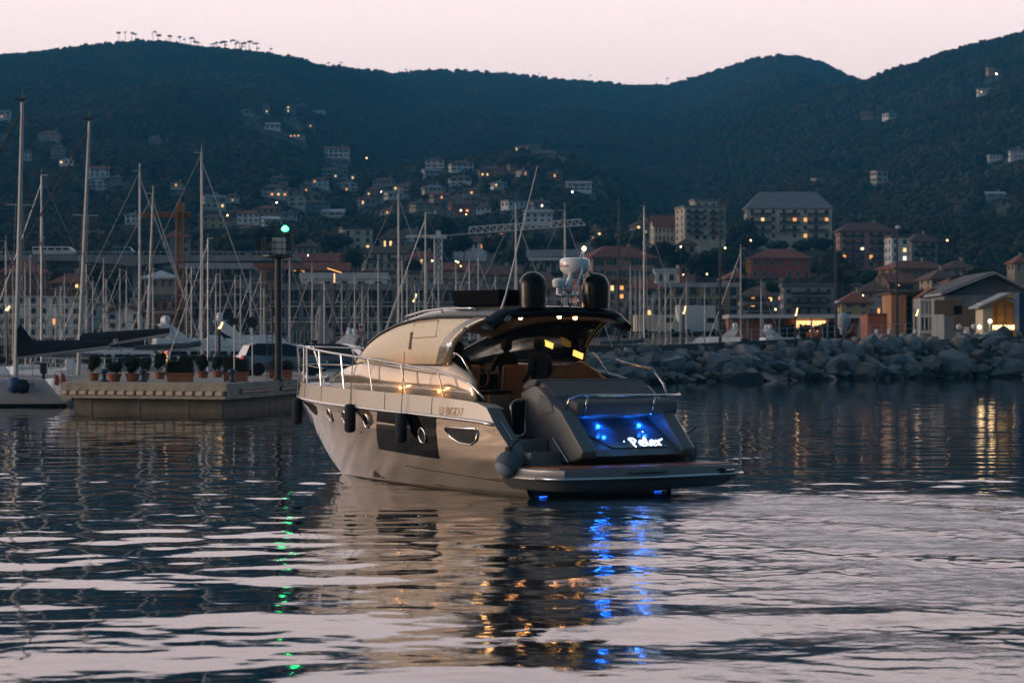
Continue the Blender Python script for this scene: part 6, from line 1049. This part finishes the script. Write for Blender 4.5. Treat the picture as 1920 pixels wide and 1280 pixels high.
# grab rails by the cockpit
for sd_ in (-1, 1):
    m = MB(); m.tube([(sd_*1.60, 2.28, 2.50), (sd_*1.62, 2.16, 2.58), (sd_*1.62, 1.98, 2.50), (sd_*1.62, 1.66, 2.16)], .02, 6); m.build('cockpit_grab_rail', CHROME, YT, True)
m = MB(); m.tube([(1.66, 1.5, 2.45), (1.74, 1.15, 2.36), (1.8, .55, 2.28), (1.82, .25, 2.0), (1.82, .12, 1.66)], .024, 7); m.build('boarding_rail', CHROME, YT, True)
# interior: helm console, wheel, seats, sofa, ceiling lights, screens
m = MB(); m.prism([(5.5, 1.05), (4.7, 1.05), (4.55, 1.9), (4.85, 2.15), (5.5, 2.3)], (.1, 1.35), 'x'); m.build('helm_console', BLACKT, YT, bevel=.04)
m = MB(); m.prism([(5.5, 1.05), (4.9, 1.05), (4.9, 2.1), (5.5, 2.3)], (-1.4, .0), 'x'); m.build('companionway', BLACKT, YT)
m = MB(); m.tube([(.62+.2*math.cos(a), 4.5+.05*math.sin(a), 2.1+.2*math.sin(a)) for a in [k*math.pi/10 for k in range(21)]], .018, 6); m.build('steering_wheel', TANL, YT, True)
for v, z in ((-.25, 2.24), (-.18, 2.12)): m = MB(); m.box((v, 4.4, z), (.16, .02, .09), ry=.15); m.build('instrument_screen', EM('screen_white', (1, .86, .74), 3, False), YT)
m = MB(); m.box((.12, 4.4, 2.19), (.26, .02, .12), ry=.1); m.build('chart_screen', EM('screen_amber', (1, .62, .28), 3.2, False), YT)
for v, u, z in ((1.34, 3.2, 2.75), (1.30, 2.2, 2.55)): m = MB(); m.box((v, u, z), (.02, .30, .11), rx=.25); m.build('reading_panel', EM('panel_amber', (1, .55, .12), 1.6, False), YT)
for v, u, z in ((-.32, 1.9, 3.27), (.30, 1.5, 3.29), (.68, 1.5, 3.27)): m = MB(); m.lathe([(.04, 0), (.04, -.03), (.025, -.05), (.005, -.06)], (v, u, z), 10); m.build('ceiling_light', EM('ceiling_warm', (1, .40, .10), 40), YT)
l_ = bpy.data.lights.new('cabin_lamp', 'POINT'); l_.energy = 3.0; l_.color = (1, .5, .18); l_.shadow_soft_size = .08; q = bpy.data.objects.new('cabin_lamp', l_); COL.objects.link(q); q.parent = YT; q.location = (.2, 3.9, 3.0)
m = MB(); m.prism([(2.2, 1.05), (2.2, 1.5), (.95, 1.5), (.95, 1.05)], (.55, 1.42), 'x'); m.prism([(3.6, 1.05), (3.6, 1.5), (.95, 1.5), (.95, 1.05)], (1.0, 1.42), 'x'); m.build('sofa_base', TANL, YT, bevel=.05); m = MB(); m.prism([(1.22, 1.5), (1.20, 2.02), (1.06, 2.04), (1.02, 1.5)], (-.6, 1.4), 'x'); m.build('sofa_back', TANL, YT, bevel=.05); m = MB(); m.box((1.38, 2.4, 1.8), (.12, 2.4, .55)); m.build('sofa_side', TANL, YT, bevel=.05)
for v in (.55, -.55):
    m = MB(); m.box((v, 3.55, 1.62), (.55, .5, .14)); m.box((v, 3.3, 2.0), (.52, .14, .7), rx=.12); o_ = m.build('helm_seat', TANL, YT, bevel=.05); m = MB(); m.lathe([(.22, 1.05), (.08, 1.12), (.07, 1.55)], (v, 3.55, 0), 12); m.build('pedestal', STEEL, o_)
m = MB(); m.box((-1.1, 1.75, 1.45), (.5, .5, .75)); m.build('wet_bar', TANL, YT, bevel=.03); m = MB(); m.box((-1.1, 1.75, 1.86), (.56, .56, .05)); m.build('worktop', BLACKT, YT)
# ------------------------------------------------------------------ people aboard
def person(c, rz, lab, hgt=1.75, pose='stand', cl=(.012, .014, .018)):
    w_ = Matrix.Translation((YO[0], YO[1], 0))@Matrix.Rotation(THY, 4, 'Z')@Vector(c); o_ = tag(empty('person', w_, THY+rz), lab, 'person'); s = hgt/1.75
    me = bpy.data.meshes.new('body'); V = {}; vs_ = []; ed = []; rd_ = []
    def jn(k, p, r, to=None):
        V[k] = len(vs_); vs_.append((p[0]*s, p[1]*s, p[2]*s)); rd_.append(r*s)
        if to: ed.append((V[to], V[k]))
    jn('pel', (0, 0, .95), .15); jn('ab', (0, .01, 1.12), .15, 'pel'); jn('ch', (0, .0, 1.32), .18, 'ab'); jn('nb', (0, 0, 1.47), .085, 'ch'); jn('nk', (0, .01, 1.54), .06, 'nb'); jn('hd', (0, .03, 1.62), .095, 'nk'); jn('ht', (0, .02, 1.70), .085, 'hd')
    for sd_, n_ in ((-1, 'l'), (1, 'r')):
        jn('sh'+n_, (sd_*.19, 0, 1.42), .085, 'ch')
        if pose == 'stand': jn('el'+n_, (sd_*.27, -.02, 1.15), .06, 'sh'+n_); jn('wr'+n_, (sd_*.24, .14, .98), .04, 'el'+n_); jn('ha'+n_, (sd_*.22, .22, .96), .04, 'wr'+n_)
        else: jn('el'+n_, (sd_*.29, .10, 1.16), .06, 'sh'+n_); jn('wr'+n_, (sd_*.2, .34, 1.2), .04, 'el'+n_); jn('ha'+n_, (sd_*.17, .43, 1.22), .04, 'wr'+n_)
        jn('hi'+n_, (sd_*.1, 0, .9), .11, 'pel'); jn('kn'+n_, (sd_*.12, .02, .5), .075, 'hi'+n_); jn('an'+n_, (sd_*.12, -.02, .09), .05, 'kn'+n_); jn('to'+n_, (sd_*.13, .14, .04), .045, 'an'+n_)
    me.from_pydata(vs_, ed, []); b_ = bpy.data.objects.new('body', me); COL.objects.link(b_); b_.parent = o_; sk = b_.modifiers.new('skin', 'SKIN'); b_.modifiers.new('sub', 'SUBSURF').levels = 2; b_.modifiers['sub'].render_levels = 2
    for i, d in enumerate(me.skin_vertices[0].data): d.radius = (rd_[i], rd_[i]*.85); d.use_root = (i == 0)
    me.materials.append(M('dark_clothes', cl, .9, var=.3, scale=6)); b_.data.materials[0] = MATS['dark_clothes']
    m = MB(); m.lathe([(.10*s, 1.55*s), (.112*s, 1.64*s), (.108*s, 1.70*s), (.08*s, 1.755*s), (.01, 1.78*s)], (0, .005, 0), 12); h2 = m.build('hair', M('dark_hair', (.01, .008, .007), .8), o_, True); m = MB(); m.lathe([(.05, 1.56*s), (.07, 1.62*s), (.05, 1.68*s)], (0, .06*s, 0), 8); m.box((0, .135*s, 1.63*s), (.02, .03, .03)); m.build('face', M('skin_tone', (.30, .18, .12), .6), o_, True)
person((.02, 1.75, 1.06), .15, 'person in dark jacket standing with back turned in the cockpit', 1.80); person((-1.05, 2.9, 1.06), -.1, 'person in dark clothes behind the slanting window pillar', 1.72, 'reach'); person((.72, 3.75, 1.06), 0, 'person at the helm seen from behind beside the steering wheel', 1.78, 'reach')
# ------------------------------------------------------------------ labels that single out the repeats
ORD = ['first', 'second', 'third', 'fourth', 'fifth', 'sixth', 'seventh', 'eighth', 'ninth', 'tenth', 'eleventh', 'twelfth', 'thirteenth', 'fourteenth', 'fifteenth', 'sixteenth', 'seventeenth', 'eighteenth', 'nineteenth', 'twentieth']
def scol(o): return CX+F*o.location.x/o.location.y
def of_label(txt): return sorted([o for o in COL.objects if o.parent is None and o.get('label') == txt], key=scol)
def relabel(txt, fmt, anchors):
    zones = {}
    for o in of_label(txt):
        c = scol(o); a = min(range(len(anchors)), key=lambda i: abs(anchors[i][0]-c)); side = 'left' if c < anchors[a][0] else 'right'; zones.setdefault((a, side), []).append(o)
    for (a, side), os_ in zones.items():
        os_.sort(key=lambda o: abs(scol(o)-anchors[a][0]))
        for k, o in enumerate(os_): o['label'] = fmt.format(n=ORD[min(k, 19)], side=side, what=anchors[a][1])
ANC = [(42, 'the tallest mast'), (257, 'the viaduct pier'), (338, 'the orange crane'), (522, 'the beacon'), (671, 'the cream tower house'), (822, 'the grey crane'), (967, 'the yacht antenna'), (1121, 'the starboard dome'), (1322, 'the polygonal hotel'), (1464, 'the deep red villa'), (1625, 'the pink apartments'), (1755, 'the glazed building'), (1880, 'the big grey hall')]
relabel('dark leafy tree standing between the town buildings', 'dark leafy town tree, {n} to the {side} of {what}', ANC)
relabel('sailing boat with a slim bare mast moored in the crowded marina', 'sailing boat with slim bare mast, {n} to the {side} of {what}', ANC)
relabel('small lit street lamp glowing among the hillside and town houses', 'small lit street lamp, {n} to the {side} of the column of {what}', ANC)
for k, o in enumerate(of_label('slender umbrella pine silhouetted against the sky on the hill crest')):
    o['label'] = ('slender crest pine against the sky, %s from the left' % ORD[k]) if k < 20 else ('slender crest pine against the sky, %s from the right' % ORD[31-k])
